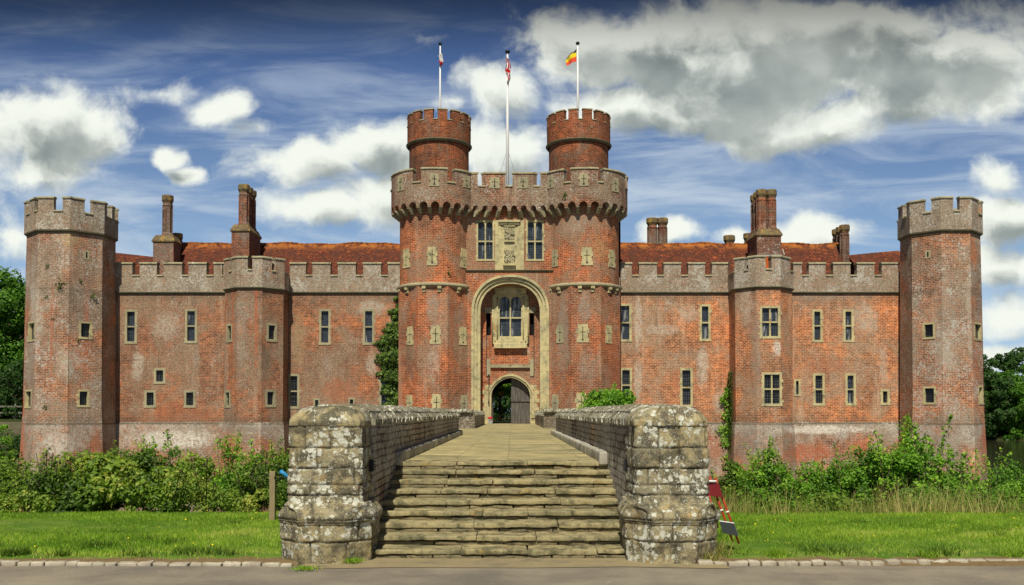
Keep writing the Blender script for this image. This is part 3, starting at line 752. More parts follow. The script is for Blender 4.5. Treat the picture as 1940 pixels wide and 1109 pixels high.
def crenellate(mb, cp, path, z0, zc, zm, mer, ch=0.12, over=0.06, mi=0, bottom=None):
    """mer: list of (s0,s1) merlon arcs; mb brick body, cp coping"""
    S = path_len(path); L = S[-1]
    cuts = sorted({0, L} | set(S) | {min(max(v, 0), L) for m_ in mer for v in m_})
    def PT(s_, off=0.0):
        i = 0
        while i < len(S) - 2 and s_ > S[i + 1] + 1e-9: i += 1
        k = (s_ - S[i]) / (S[i + 1] - S[i])
        o = [path[i][0][j] * (1 - k) + path[i + 1][0][j] * k for j in (0, 1)]
        n = [path[i][1][j] * (1 - k) + path[i + 1][1][j] * k for j in (0, 1)]
        d = Vector((n[0] - o[0], n[1] - o[1])); dl = d.normalized() * off
        return (o[0] - dl.x, o[1] - dl.y), (n[0] + dl.x, n[1] + dl.y)
    segs = []
    for a, b_ in zip(cuts, cuts[1:]):
        if b_ - a < 1e-5: continue
        mid = (a + b_) / 2
        segs.append((a, b_, any(m_[0] < mid < m_[1] for m_ in mer)))
    for k, (a, b_, up) in enumerate(segs):
        zt = zm if up else zc
        (oa, ia), (ob, ib) = PT(a), PT(b_)
        mb.face([(*oa, z0), (*ob, z0), (*ob, zt), (*oa, zt)], mi, [(a, z0), (b_, z0), (b_, zt), (a, zt)])
        mb.face([(*ib, z0), (*ia, z0), (*ia, zt), (*ib, zt)], mi)
        mb.face([(*oa, zt), (*ob, zt), (*ib, zt), (*ia, zt)], mi)
        if bottom is not None: mb.face([(*ob, z0), (*oa, z0), (*ia, z0), (*ib, z0)], mi)
        prev = segs[k - 1][2] if k else None; nxt = segs[k + 1][2] if k + 1 < len(segs) else None
        if up and prev is not True: mb.face([(*oa, zc if prev is False else z0), (*oa, zt), (*ia, zt), (*ia, zc if prev is False else z0)], mi)
        if up and nxt is not True: mb.face([(*ob, zc if nxt is False else z0), (*ib, zc if nxt is False else z0), (*ib, zt), (*ob, zt)], mi)
        # coping
        e = 0.035
        ea = a - (e if up and prev is not True and k else 0); eb = b_ + (e if up and nxt is not True and k + 1 < len(segs) else 0)
        if not up: ea, eb = a + (.0 if prev is None or prev is False else .002), b_ - (.0 if nxt is None or nxt is False else .002)
        (oa, ia), (ob, ib) = PT(max(0, ea), over), PT(min(L, eb), over)
        (oa2, ia2), (ob2, ib2) = PT(max(0, ea), over * .2), PT(min(L, eb), over * .2)
        zb = zt + 0.002; hh = ch if up else ch * .8
        zz = zb + hh
        P = [(*oa, zb), (*ob, zb), (*ob, zb + hh * .5), (*oa, zb + hh * .5)]; cp.face(P)
        cp.face([(*oa, zb + hh * .5), (*ob, zb + hh * .5), (*ob2, zz), (*oa2, zz)])
        cp.face([(*oa2, zz), (*ob2, zz), (*ib2, zz), (*ia2, zz)])
        cp.face([(*ib, zb), (*ia, zb), (*ia2, zz), (*ib2, zz)])
        cp.face([(*ob, zb), (*oa, zb), (*ia, zb), (*ib, zb)])
        cp.face([(*oa, zb), (*oa2, zz), (*ia2, zz), (*ia, zb)]); cp.face([(*ob, zb), (*ib, zb), (*ib2, zz), (*ob2, zz)])

def band(mb, path, z0, z1, o0, o1, mi=0):
    """string course: chamfered moulding along the path outer line"""
    offs = []
    for o, n in path:
        d = Vector((o[0] - n[0], o[1] - n[1])).normalized()
        offs.append((Vector(o), d))
    prof = [(0.0, z0), (o0, z0 + (z1 - z0) * .35), (o1, z0 + (z1 - z0) * .6), (o1, z0 + (z1 - z0) * .8), (0.0, z1)]
    for (p, d), (q, e) in zip(offs, offs[1:]):
        for (r0, za), (r1, zb) in zip(prof, prof[1:]):
            a, b_ = p + d * (r0 - .02), q + e * (r0 - .02); c, f_ = q + e * (r1 - .02), p + d * (r1 - .02)
            mb.face([(a.x, a.y, za), (b_.x, b_.y, za), (c.x, c.y, zb), (f_.x, f_.y, zb)], mi)

# ================================================================== TERRAIN
Ywall = 61.5
def ground_h(X, Y):
    n = noise.noise(Vector((X * .5, Y * .5, 0))) * .04
    if Y < 10.62 or (abs(X + .15) < 1.9 and Y < 14): return -0.02
    if Y < 15.2: return min(1, (Y - 10.62) / 1.2) * (0.05 + n) + 0.02
    if Y < 19.5:
        k = (Y - 15.2) / 4.3
        return 0.05 + n * (1 - k) - 3.4 * (k * k * (3 - 2 * k))
    if X < -33 and Y > 74.9:
        k = min(1, (Y - 74.9) / .6) * min(1, (-33 - X) / 3)
        return -3.35 + 4.5 * k
    if Y > 136:
        k = min(1, (Y - 136) / 6); return -3.35 + 2.2 * k
    if -26 < X < 25 and 66 < Y < 110: return 0.93
    if X > 110 or X < -80: return -3.35 + 4 * min(1, (abs(X) - 80) / 20)
    return -3.35
xs = sorted({-900, -400, -200, -120, -100, -80, -60, 60, 80, 110, 120, 200, 400, 900} | {x * 1.0 for x in range(-50, 51, 2)} | {-12 + .4 * i for i in range(61)} | {-2.06, -2.04, 1.74, 1.76} | {-26.01, -25.99, 24.99, 25.01})
ys = sorted({-300, -100, -30, -5, 5, 9, 10.3, 10.6, 10.64} | {11 + .4 * i for i in range(24)} | {22, 26, 32, 40, 50, 58, 65.9, 66.1, 68, 70, 72, 74.8, 75.5, 76, 84, 92, 100, 109.9, 110.1, 120, 130, 136, 138, 140, 142, 150, 200, 350, 900, 2000})
me = bpy.data.meshes.new('ground')
vv = [(x, y, ground_h(x, y)) for y in ys for x in xs]
nx_ = len(xs)
ff = [(j * nx_ + i, j * nx_ + i + 1, (j + 1) * nx_ + i + 1, (j + 1) * nx_ + i) for j in range(len(ys) - 1) for i in range(nx_ - 1)]
me.from_pydata(vv, [], ff); me.materials.append(M['ground'])
for p_ in me.polygons: p_.use_smooth = True
put(bpy.data.objects.new('ground', me), kind='structure')
mb = MB(); mb.face([(-200, 15.6, -2.35), (200, 15.6, -2.35), (200, 190, -2.35), (-200, 190, -2.35)])
mb.build('water', M['water'], kind='structure')
mb = MB(); mb.face([(-60, -20, 0.0), (60, -20, 0.0), (60, 10.45, 0.0), (-60, 10.45, 0.0)])
mb.build('road', M['road'], kind='structure')
mb = MB()
pts = [(-2.3, 10.22), (-1.3, 10.33), (0.2, 10.30), (1.2, 10.38), (2.35, 10.25), (2.35, 11.3), (-2.3, 11.3)]
mb.face([(x, y, 0.006) for x, y in pts]); mb.build('pavement', M['apron'], kind='structure')
mb = MB()
for x0, x1, ya, yb in ((-9.0, -2.45, 10.72, 10.46), (2.05, 8.6, 10.56, 10.86)):
    x = x0
    while x < x1:
        L_ = random.uniform(.13, .24); k = (x - x0) / (x1 - x0)
        mb.rock((x + L_ / 2, ya + (yb - ya) * k + random.uniform(-.012, .012), 0.0 + random.uniform(-.008, .008)), (L_ - .014, .10 + random.uniform(-.01, .02), .07), .018, .012, .05, rot=random.uniform(-.08, .08), freq=9)
        x += L_
mb.build('kerb', M['kerb'], kind='structure')

# ================================================================== CORNER TOWERS
def octo(cx, cy, a):
    """plan vertices ccw from front-left going right"""
    r = a / math.cos(PI / 8)
    return [(cx + r * math.sin(R(-22.5 + 45 * i)), cy - r * math.cos(R(-22.5 + 45 * i))) for i in range(8)]

def corner_tower(cx, cy, a, label, wallmat, parmat, wins, slit, merx, back_mer, k_taper, side):
    zr = zat(437, cy - a)          # string under the parapet
    zpl = 1.03
    def xf(p):
        k = 1 + k_taper * (zr - p[2]) / 12.0 + (0.0 if p[2] > zpl else 0.018 + (zpl - p[2]) * .016)
        if p[2] > zr: k = 1.0
        return (cx + (p[0] - cx) * k, cy + (p[1] - cy) * k, p[2])
    root = empty('corner_tower', (cx, cy, -2.4), label=label, cat='corner tower', group='brick corner towers of the castle')
    inv = lambda o: setattr(o, 'location', (-cx, -cy, 2.4)) if o.parent == root else None
    V = octo(cx, cy, a)
    faces = [Face(V[i], V[(i + 1) % 8]) for i in range(8)]
    mb = MB(xf); pl = MB(xf)
    holes = {i: [] for i in range(8)}
    wl = []
    for (fi, x0, x1, y0, y1, gl, bars) in wins:
        f = faces[fi]
        rc = f.rect(x0, x1, y0, y1)
        if rc[1] - rc[0] > f.L or rc[0] < .1 or rc[1] > f.L - .1:
            m_ = min(max((rc[0] + rc[1]) / 2, .45), f.L - .45); h_ = min(.38, (rc[1] - rc[0]) / 2); rc = (m_ - h_, m_ + h_, rc[2], rc[3])
        holes[fi].append(rc); wl.append((f, rc, gl, bars))
    for i, f in enumerate(faces):
        panel(mb, f, zpl, zr, holes[i])
        pl.face([f(0, 0, -3.3), f(f.L, 0, -3.3), f(f.L, 0, zpl - .001), f(0, 0, zpl - .001)])
    pl.face([(*v, zpl - .001) for v in V])
    tops = MB(); tops.face([(*v, zr + .4) for v in V])
    inv(mb.build('wall', M[wallmat], parent=root)); inv(pl.build('plinth', M['plinth'], parent=root)); inv(tops.build('flat_roof', M['lead'], parent=root))
    for f, rc, gl, bars in wl:
        o = window(f, rc, root, 1, 1, 0.10, gl, xf=xf, bars=bars); inv(o)
    for (fi, x0, x1, y0, y1) in slit:
        f = faces[fi]; rc = f.rect(x0, x1, y0, y1)
        m_ = MB(xf)
        P = lambda x, y, z: f(x, -y, z)
        u = (rc[0] + rc[1]) / 2; hw = .17
        m_.box(u - hw, u - .05, -.02, .1, rc[2], rc[3], 0, P); m_.box(u + .05, u + hw, -.02, .1, rc[2], rc[3], 0, P)
        m_.box(u - .05, u + .05, -.018, .1, rc[3] - .09, rc[3], 0, P); m_.box(u - .05, u + .05, -.018, .1, rc[2], rc[2] + .09, 0, P)
        m_.box(u - .06, u + .06, -.004, .05, rc[2] + .05, rc[3] - .05, 1, P)
        inv(m_.build('slit', [M['stone_grey'], M['void']], parent=root))
    ap = a + 0.14
    path = ring_path(cx, cy, ap, 0.30, 8, R(-180 - 22.5), R(180 - 22.5))
    mer = []
    for (xa, xb) in merx:
        yv = 385
        if side < 0: xb -= 4.5
        else: xa += 4.5
        sa = path_s(path, xa, yv) if xa else None; sb = path_s(path, xb, yv) if xb else None
        if sa is None: sa = (sb or 0) - 1.0
        if sb is None: sb = (sa or 0) + 1.0
        mer.append((sa, sb))
    S = path_len(path)[-1]
    lo, hi = min(m_[0] for m_ in mer), max(m_[1] for m_ in mer)
    s_ = hi + .6
    while s_ + 1.2 < S: mer.append((s_, s_ + 1.25)); s_ += 1.85
    s_ = lo - .6
    while s_ - 1.2 > 0: mer.append((s_ - 1.25, s_)); s_ -= 1.85
    mb = MB(); cp = MB()
    crenellate(mb, cp, path, zr + .05, zat(402, cy - a), zat(377, cy - a), mer)
    o = mb.build('parapet', M[parmat], parent=root); inv(o)
    cp.build('coping', M['stone_coping'], parent=o)
    sb_ = MB(); band(sb_, ring_path(cx, cy, a + .02, 0.3, 8, R(-180 - 22.5), R(180 - 22.5)), zr - .14, zr + .07, .07, .16)
    inv(sb_.build('string_course', M['stone_band'], parent=root))
    return root, faces, xf
aL = 2.38
LT = corner_tower(xat(130, 58) - aL * .414, 58 + aL, aL, 'octagonal brick corner tower at the left end of the castle, greyed by weather', 'brick_tower', 'brick_parapet',
    [(1, 150, 173, 610, 642, 'grate', (2, 2)), (1, 147, 168, 739, 771, 'grate', (2, 2)), (7, 55, 67, 610, 647, 'grate', None), (7, 50, 62, 739, 773, 'grate', None)],
    [(1, 158, 170, 475, 492)],
    [(57, 70), (72.5, 106.5), (118.8, 165), (176, 207.7), (212.6, 222)], None, 0.035, -1)
aR = 2.15
RT = corner_tower(xat(1785, 58) + aR * .414, 58 + aR, aR, 'octagonal brick corner tower at the right end of the castle, flecked with white lichen', 'brick_tower_r', 'brick_parapet',
    [(7, 1749, 1771, 612, 642, 'grate', (3, 2)), (7, 1750, 1773, 733, 766, 'grate', (3, 2)), (1, 1845, 1858, 612, 645, 'stone', None), (1, 1850, 1862, 731, 766, 'stone', None)] and
    [(7, 1749, 1771, 612, 642, 'grate', (3, 2)), (7, 1750, 1773, 733, 766, 'grate', (3, 2)), (1, 1845, 1858, 612, 645, 'grate', None), (1, 1850, 1862, 731, 766, 'grate', None)],
    [(7, 1753, 1763, 475, 490)],
    [(1697, 1710), (1713, 1749), (1759.7, 1805.7), (1813.7, 1853)], None, 0.035, 1)

# ================================================================== WINGS
ZS = zat(555, Ywall); ZM = zat(501, Ywall); ZC = zat(524, Ywall); ZPL = 1.03
def wing(side, label, Xa, Xb, bayX, bay_a, brick, wins, bayw, mers, baym):
    """Xa..Xb wall extents at Ywall; bay octagon centre bayX"""
    root = empty('castle_wing', ((Xa + Xb) / 2, Ywall, -2.4), label=label, cat='castle wing', group='brick ranges either side of the gatehouse')
    off = (-(Xa + Xb) / 2, -Ywall, 2.4)
    def inv(o): o.location = off; return o
    a = bay_a
    Yb = (60.1 if side < 0 else 59.8) + .414 * a
    V = octo(bayX, Yb, a)
    L0, L1, L2, L3 = V[7], V[0], V[1], V[2]      # -X front corner, front left, front right, +X front corner
    f_m = Face(L0, L1); f_f = Face(L1, L2); f_p = Face(L2, L3)
    f_l = Face((bayX - a, Ywall), L0); f_r = Face(L3, (bayX + a, Ywall))
    wl = Face((Xa, Ywall), (bayX - a, Ywall)); wr = Face((bayX + a, Ywall), (Xb, Ywall))
    FS = {'l': wl, 'r': wr, 'm': f_m, 'f': f_f, 'p': f_p}
    holes = {k: [] for k in FS}
    todo = []
    for (fk, x0, x1, y0, y1, nx, nz, gl, bars) in wins:
        f = FS[fk]; rc = f.rect(x0, x1, y0, y1)
        if fk in 'mp':
            m_ = min(max((rc[0] + rc[1]) / 2, .40), f.L - .40); h_ = min((rc[1] - rc[0]) / 2, .36); rc = (m_ - h_, m_ + h_, rc[2], rc[3])
        holes[fk].append(rc); todo.append((f, rc, nx, nz, gl, bars))
    mb = MB(); pl = MB()
    for k, f in FS.items(): panel(mb, f, ZPL, ZS, holes[k])
    panel(mb, f_l, ZPL, ZS); panel(mb, f_r, ZPL, ZS)
    # back of the range
    mb.box(Xa, Xb, 70, 70.3, .9, ZS + 1.2)
    inv(mb.build('wall', M[brick], parent=root))
    def ppath(d):
        v = octo(bayX, Yb, a + d)
        return [(Xa, Ywall - d), (bayX - a - d, Ywall - d), v[7], v[0], v[1], v[2], (bayX + a + d, Ywall - d), (Xb, Ywall - d)]
    rows_ = [(ppath(.30), -3.3), (ppath(.06), ZPL - .03), (ppath(.0), ZPL + .04)]
    for (pa, za), (pb, zb) in zip(rows_, rows_[1:]):
        for k in range(7): pl.face([(*pa[k], za), (*pa[k + 1], za), (*pb[k + 1], zb), (*pb[k], zb)])
    inv(pl.build('plinth', M['plinth'], parent=root))
    for f, rc, nx, nz, gl, bars in todo: inv(window(f, rc, root, nx, nz, .13 if rc[1] - rc[0] > .5 else .10, gl, bars=bars, stone='stone_pale' if side > 0 else 'stone_grey'))
    # parapet path
    th = .42; p = .07
    vi = octo(bayX, Yb, a - th); vo = octo(bayX, Yb, a + p)
    path = [((Xa, Ywall - p), (Xa, Ywall + th)), ((bayX - a - p, Ywall - p), (bayX - a - p, Ywall + th)), (vo[7], vi[7]), (vo[0], vi[0]), (vo[1], vi[1]), (vo[2], vi[2]),
            ((bayX + a + p, Ywall - p), (bayX + a + p, Ywall + th)), ((Xb, Ywall - p), (Xb, Ywall + th))]
    mer = []
    for xa, xb in mers + baym:
        sa, sb = path_s(path, xa, 510), path_s(path, xb, 510)
        if sa is None and sb is None: continue
        if sa is None: sa = 0
        if sb is None: sb = path_len(path)[-1]
        mer.append((min(sa, sb), max(sa, sb)))
    mb = MB(); cp = MB()
    crenellate(mb, cp, path, ZS, ZC, ZM, mer)
    o = inv(mb.build('parapet', M['brick_parapet'], parent=root)); cp.build('coping', M['stone_coping'], parent=o)
    sb_ = MB(); band(sb_, path, ZS - .10, ZS + .07, .05, .10)
    inv(sb_.build('string_course', M['stone_band'], parent=root))
    wlk = MB(); wlk.face([(Xa, Ywall + .3, ZS + .3), (Xb, Ywall + .3, ZS + .3), (Xb, 64, ZS + .3), (Xa, 64, ZS + .3)])
    wlk.face([(*v, ZS + .3) for v in V])
    inv(wlk.build('wall_walk', M['lead'], parent=root))
    return root, off
WL = wing(-1, 'long red brick castle range left of the gatehouse, with ivy at its right end', LT[1][0].P.x + aL * 1.15, -7.0, -16.35, 1.85, 'brick', [
    ('l', 237, 259, 587, 651, 1, 2, 'glass', None), ('l', 351, 373, 586, 650, 1, 2, 'glass', None),
    ('l', 292, 313, 698, 727, 1, 1, 'grate', (1, 3)), ('l', 274, 295, 740, 772, 1, 1, 'grate', (2, 3)), ('l', 349, 370, 740, 772, 1, 1, 'grate', (2, 3)),
    ('m', 428, 441, 614, 648, 1, 1, 'grate', (1, 2)), ('m', 424, 437, 740, 772, 1, 1, 'grate', (1, 2)),
    ('p', 505, 525, 613, 647, 1, 1, 'grate', (2, 3)), ('p', 503, 522, 739, 771, 1, 1, 'grate', (2, 3)),
    ('r', 546.5, 567, 709, 774, 1, 2, 'grate', (2, 6)), ('r', 605, 626, 586, 653, 1, 2, 'glass', None), ('r', 688, 709, 586, 653, 1, 2, 'glass', None),
    ('r', 594, 606, 755, 776, 1, 1, 'grate', None), ('r', 660, 672, 754, 776, 1, 1, 'grate', None), ('r', 719, 740, 712, 778, 1, 2, 'glass', None)], None,
    [(216, 250.6), (264.5, 297), (310, 344.7), (357, 391), (405, 421), (549, 579.5), (592, 626), (640, 674), (688, 722), (735, 760)],
    [(423, 434), (439, 469), (478, 515), (522, 540)])
WR = wing(1, 'long orange red brick castle range right of the gatehouse, with tall stone framed windows', 6.6, RT[1][7].P.x + .8, 15.88, 1.80, 'brick_right', [
    ('l', 1173, 1196, 576, 647, 1, 2, 'glass', None), ('l', 1326, 1346, 577, 646, 1, 2, 'glass', None), ('l', 1175, 1197, 698, 762, 1, 2, 'grate', (2, 5)),
    ('l', 1289, 1312, 698, 771, 1, 2, 'grate', (2, 6)), ('f', 1440, 1478, 580, 641, 2, 2, 'glass', None), ('f', 1444, 1481, 706, 769, 2, 2, 'grate', (5, 7)),
    ('r', 1539, 1558, 587, 648, 1, 2, 'glass', None), ('r', 1598, 1617, 587, 648, 1, 2, 'glass', None), ('r', 1505, 1516, 719, 750, 1, 1, 'grate', None),
    ('r', 1541, 1562, 708, 768, 1, 2, 'grate', (2, 5)), ('r', 1602, 1621, 708, 768, 1, 2, 'glass', None), ('r', 1669, 1685, 738, 767, 1, 1, 'grate', (1, 3))], None,
    [(1165, 1197), (1210.6, 1244.6), (1257.6, 1290), (1303.8, 1335.5), (1349, 1381), (1503, 1519), (1532.5, 1564), (1578.5, 1611), (1623.6, 1656.7), (1670.5, 1703)],
    [(1391, 1410.5), (1417.7, 1450.6), (1462, 1497)])

# roofs ------------------------------------------------------------
def roof(parent, off, x0, x1, rx0, rx1, yr, zr, ye, ze, hip=True):
    """main range roof with hipped ends: eaves x0..x1 at ye/ze, ridge rx0..rx1 at yr/zr"""
    mb = MB(); yb = 2 * yr - ye
    def q(pts):
        a, b_, c = Vector(pts[0]), Vector(pts[1]), Vector(pts[2]); n = (b_ - a).cross(c - a).normalized()
        t_ = Vector((-n.y, n.x, 0)).normalized(); s_ = n.cross(t_)
        mb.face(pts, 0, [(Vector(p_).dot(t_), Vector(p_).dot(s_)) for p_ in pts])
    # subdivide front slope lightly with a sagging ridge
    N = 24
    for i in range(N):
        k0, k1 = i / N, (i + 1) / N
        sag = lambda k: 0.05 * math.sin(k * 19) + .03 * math.sin(k * 47)
        e0, e1 = x0 + (x1 - x0) * k0, x0 + (x1 - x0) * k1
        r0, r1 = rx0 + (rx1 - rx0) * k0, rx0 + (rx1 - rx0) * k1
        q([(e0, ye, ze), (e1, ye, ze), (r1, yr, zr + sag(k1)), (r0, yr, zr + sag(k0))])
        q([(e1, yb, ze), (e0, yb, ze), (r0, yr, zr + sag(k0)), (r1, yr, zr + sag(k1))])
    q([(x0, yb, ze), (x0, ye, ze), (rx0, yr, zr)]); q([(x1, ye, ze), (x1, yb, ze), (rx1, yr, zr)])
    o = mb.build('roof', M['roof'], parent=parent); o.location = off
    rm = MB()
    k = 0
    x = rx0
    while x < rx1:
        kk = (x - rx0) / max(.01, rx1 - rx0); zz = zr + 0.05 * math.sin(kk * 19) + .03 * math.sin(kk * 47)
        rm.lathe(0, 0, [(.10, 0), (.10, .34)], 6); 
        base = len(rm.v) - 24
        for i in range(base, base + 24):
            vx, vy, vz = rm.v[i]; rm.v[i] = (x + vz, yr + vx, zz - .02 + vy * .8 + random.uniform(-.004, .004))
        x += .35
    rm.build('ridge_tiles', M['roof'], parent=o)
    return o
def roof_part(parent, off, *pls):
    mb = MB()
    for pts in pls: mb.face(pts)
    o = mb.build('roof', M['roof'], parent=parent); o.location = off; return o
YR, YE = 66.5, 62.9
ZR = zat(462, YR); ZE = 10.2
rl = roof(WL[0], WL[1], xat(315, 62.9, 500), -6.2, xat(338, YR, 462), -6.2, YR, ZR, YE, ZE)
rr = roof(WR[0], WR[1], 6.2, xat(1612, 62.9, 500), 6.2, xat(1582, YR, 462), YR, ZR, YE, ZE)
def low_roof(parent, off, xi, xo, yi, yo, ym, xm):
    Y1 = 67.5
    a = (*[at(xi, yi, Y1)[0], Y1], at(xi, yi, Y1)[1]); c = (*[at(xo, yo, Y1)[0], Y1], at(xo, yo, Y1)[1])
    m_ = (at(xm, ym, Y1)[0], Y1, at(xm, ym, Y1)[1])
    e0 = (a[0], 63, 10.0); e1 = (c[0], 63, 10.0); em = (m_[0], 63, 10.0)
    b0 = (a[0], 72, 10.0); b1 = (c[0], 72, 10.0); bm_ = (m_[0], 72, 10)
    if xi < xo: return roof_part(parent, off, [e0, em, m_, a], [em, e1, c, m_], [bm_, b0, a, m_], [b1, bm_, m_, c])
    return roof_part(parent, off, [em, e0, a, m_], [e1, em, m_, c], [b0, bm_, m_, a], [bm_, b1, c, m_])
low_roof(WL[0], WL[1], 345, 219, 490, 479, 488, 300)
low_roof(WR[0], WR[1], 1606, 1703, 484, 475, 479, 1655)

# chimneys ---------------------------------------------------------
def chimney(parent, flues, ztop, zbase, block, blocktop, capmat='lichen_cap', neck=None):
    """flues: list of (x, y, r); block: (x0,x1,y0,y1) with z from zbase to blocktop"""
    mb = MB()
    if block:
        x0, x1, y0, y1 = block
        mb.box(x0, x1, y0, y1, zbase, blocktop - .3)
        # corbelled and splayed shoulder
        def ring(e): return [(x0 - e, y0 - e), (x1 + e, y0 - e), (x1 + e, y1 + e), (x0 - e, y1 + e)]
        def loft(a, za, b_, zb, mi):
            for i in range(4):
                j_ = (i + 1) % 4
                mb.face([(*a[i], za), (*a[j_], za), (*b_[j_], zb), (*b_[i], zb)], mi)
        loft(ring(0), blocktop - .3, ring(.08), blocktop - .22, 1); loft(ring(.08), blocktop - .22, ring(.08), blocktop - .14, 1)
        loft(ring(.08), blocktop - .14, ring(-.12), blocktop + .25, 1)
        mb.face([(*p, blocktop + .25) for p in ring(-.12)], 1)
    else:
        mb.box(min(f[0] for f in flues) - .3, max(f[0] for f in flues) + .3, flues[0][1] - .3, flues[0][1] + .3, zbase, blocktop - .01)
    o = mb.build('chimney', [M['chimney'], M[capmat]], parent=parent)
    z0 = blocktop + (.2 if block else 0)
    for (x, y, r) in flues:
        fm = MB(); r *= .88
        fm.lathe(x, y, [(r * 1.25, z0), (r * 1.25, z0 + .12), (r * .98, z0 + .32), (r * .95, ztop - .75), (r * 1.08, ztop - .72), (r * 1.08, ztop - .65), (r * .96, ztop - .62), (r * .96, ztop - .52)], 8)
        fm.lathe(x, y, [(r * .96, ztop - .52), (r * 1.22, ztop - .34), (r * 1.22, ztop - .06), (r * 1.14, ztop), (r * .6, ztop), (r * .6, ztop - .3)], 8, mi=1)
        # ribs on the shaft
        for k in range(8):
            t_ = 2 * PI * k / 8
            fx, fy = x + r * 1.0 * math.sin(t_), y - r * 1.0 * math.cos(t_)
            fm.lathe(fx, fy, [(.028, z0 + .3), (.028, ztop - .72)], 5)
        fm.build('flue', [M['chimney'], M['lichen_cap']], parent=o)
    return o
M['lichen_cap'] = stone_mat('lichened_chimney_cap', (0.20, 0.16, 0.08), (0.13, 0.08, 0.05), lichen=0.2, ochre=0.8, darkamt=0.6, scale=1.0)
# left single
Yc = 63.5
x0, x1 = xat(290, Yc, 470), xat(329, Yc, 470)
chimney(rl, [((x0 + x1) / 2 + .03, Yc + .65, .38)], zat(367, Yc), 9.8, (x0, x1, Yc, Yc + 1.3), zat(452, Yc))
Yc = 66.0
chimney(rl, [(xat(336, Yc, 450), Yc, .36)], zat(443, Yc), 12.2, None, zat(463, Yc))
# left pair cluster
Yc = 62.6
x0, x1 = xat(438.5, Yc, 460), xat(472, Yc, 460)
ztop = zat(347, Yc)
chimney(rl, [(xat(457.5, Yc, 400), Yc + .55, .37), (xat(457.5, Yc, 400), Yc + 1.42, .36), (xat(457.5, Yc, 400), Yc + 2.28, .36)], ztop, 9.8, (x0, x1, Yc, Yc + 2.8), zat(432, Yc))
# right
Yc = 68.5
chimney(rr, [(xat(1235.5, Yc, 430), Yc, .40), (xat(1255, Yc, 430), Yc, .38)], zat(414, Yc), 12.0, None, zat(463, Yc) - .5)
chimney(rr, [(xat(1381.5, Yc, 450), Yc, .40)], zat(447, Yc), 12.0, None, zat(463, Yc) - .6)
chimney(rr, [(xat(1418, Yc, 450), Yc, .36)], zat(443, Yc), 12.0, None, zat(463, Yc) - .6)
Yc = 62.4
x0, x1 = xat(1434.5, Yc, 460), xat(1480, Yc, 460)
chimney(rr, [(xat(1446, Yc, 400), Yc + .5, .35), (xat(1465.5, Yc, 400), Yc + .5, .34), (xat(1445.5, Yc, 400), Yc + 1.3, .30), (xat(1445.5, Yc, 400), Yc + 2.1, .30), (xat(1464.5, Yc, 400), Yc + 1.3, .28)], zat(357, Yc), 9.8, (x0, x1, Yc, Yc + 2.6), zat(440, Yc))
Yc = 66.0
chimney(rr, [(xat(1600, Yc, 450), Yc, .35), (xat(1600, Yc, 450), Yc + .8, .33), (xat(1600, Yc, 450), Yc + 1.6, .33)], zat(427, Yc), 10.5, None, zat(484, Yc) - 1.0)
# white lead flashings beside the big chimney blocks
def flash(parent, pts, w_=.09):
    mb = MB()
    for (a, b_) in zip(pts, pts[1:]):
        mb.face([a, b_, (b_[0] + w_, b_[1] - .01, b_[2]), (a[0] + w_, a[1] - .01, a[2])])
        mb.face([(a[0], a[1] - .02, a[2]), (a[0] + w_, a[1] - .03, a[2]), (b_[0] + w_, b_[1] - .03, b_[2]), (b_[0], b_[1] - .02, b_[2])])
    mb.build('flashing', M['lead'], parent=parent)
def w3(x, y, Y): X, Z = at(x, y, Y); return (X, Y, Z)
flash(rl, [w3(476, 462, 64.9), w3(469, 478, 63.6), w3(466.5, 502, 62.45)])
flash(rr, [w3(1428, 462, 65.8), w3(1433, 482, 62.9)], .06); flash(rr, [w3(1482, 472, 64.0), w3(1485, 483, 62.9)], .06)
mb = MB(); X0, Z0 = at(1435, 486, 62.33); X1, Z1 = at(1482, 483, 62.33); mb.box(X0, X1, 62.30, 62.38, Z0, Z1); mb.build('flashing', M['lead'], parent=rr)
mb = MB(); X0, Z0 = at(1450.5, 512, 59.1); X1, Z1 = at(1461.8, 486, 59.1); mb.box(X0 + .02, X1 - .02, 59.2, 59.3, ZC + .1, Z1); mb.build('ridge_tile_end', M['tiledark'], parent=rr)

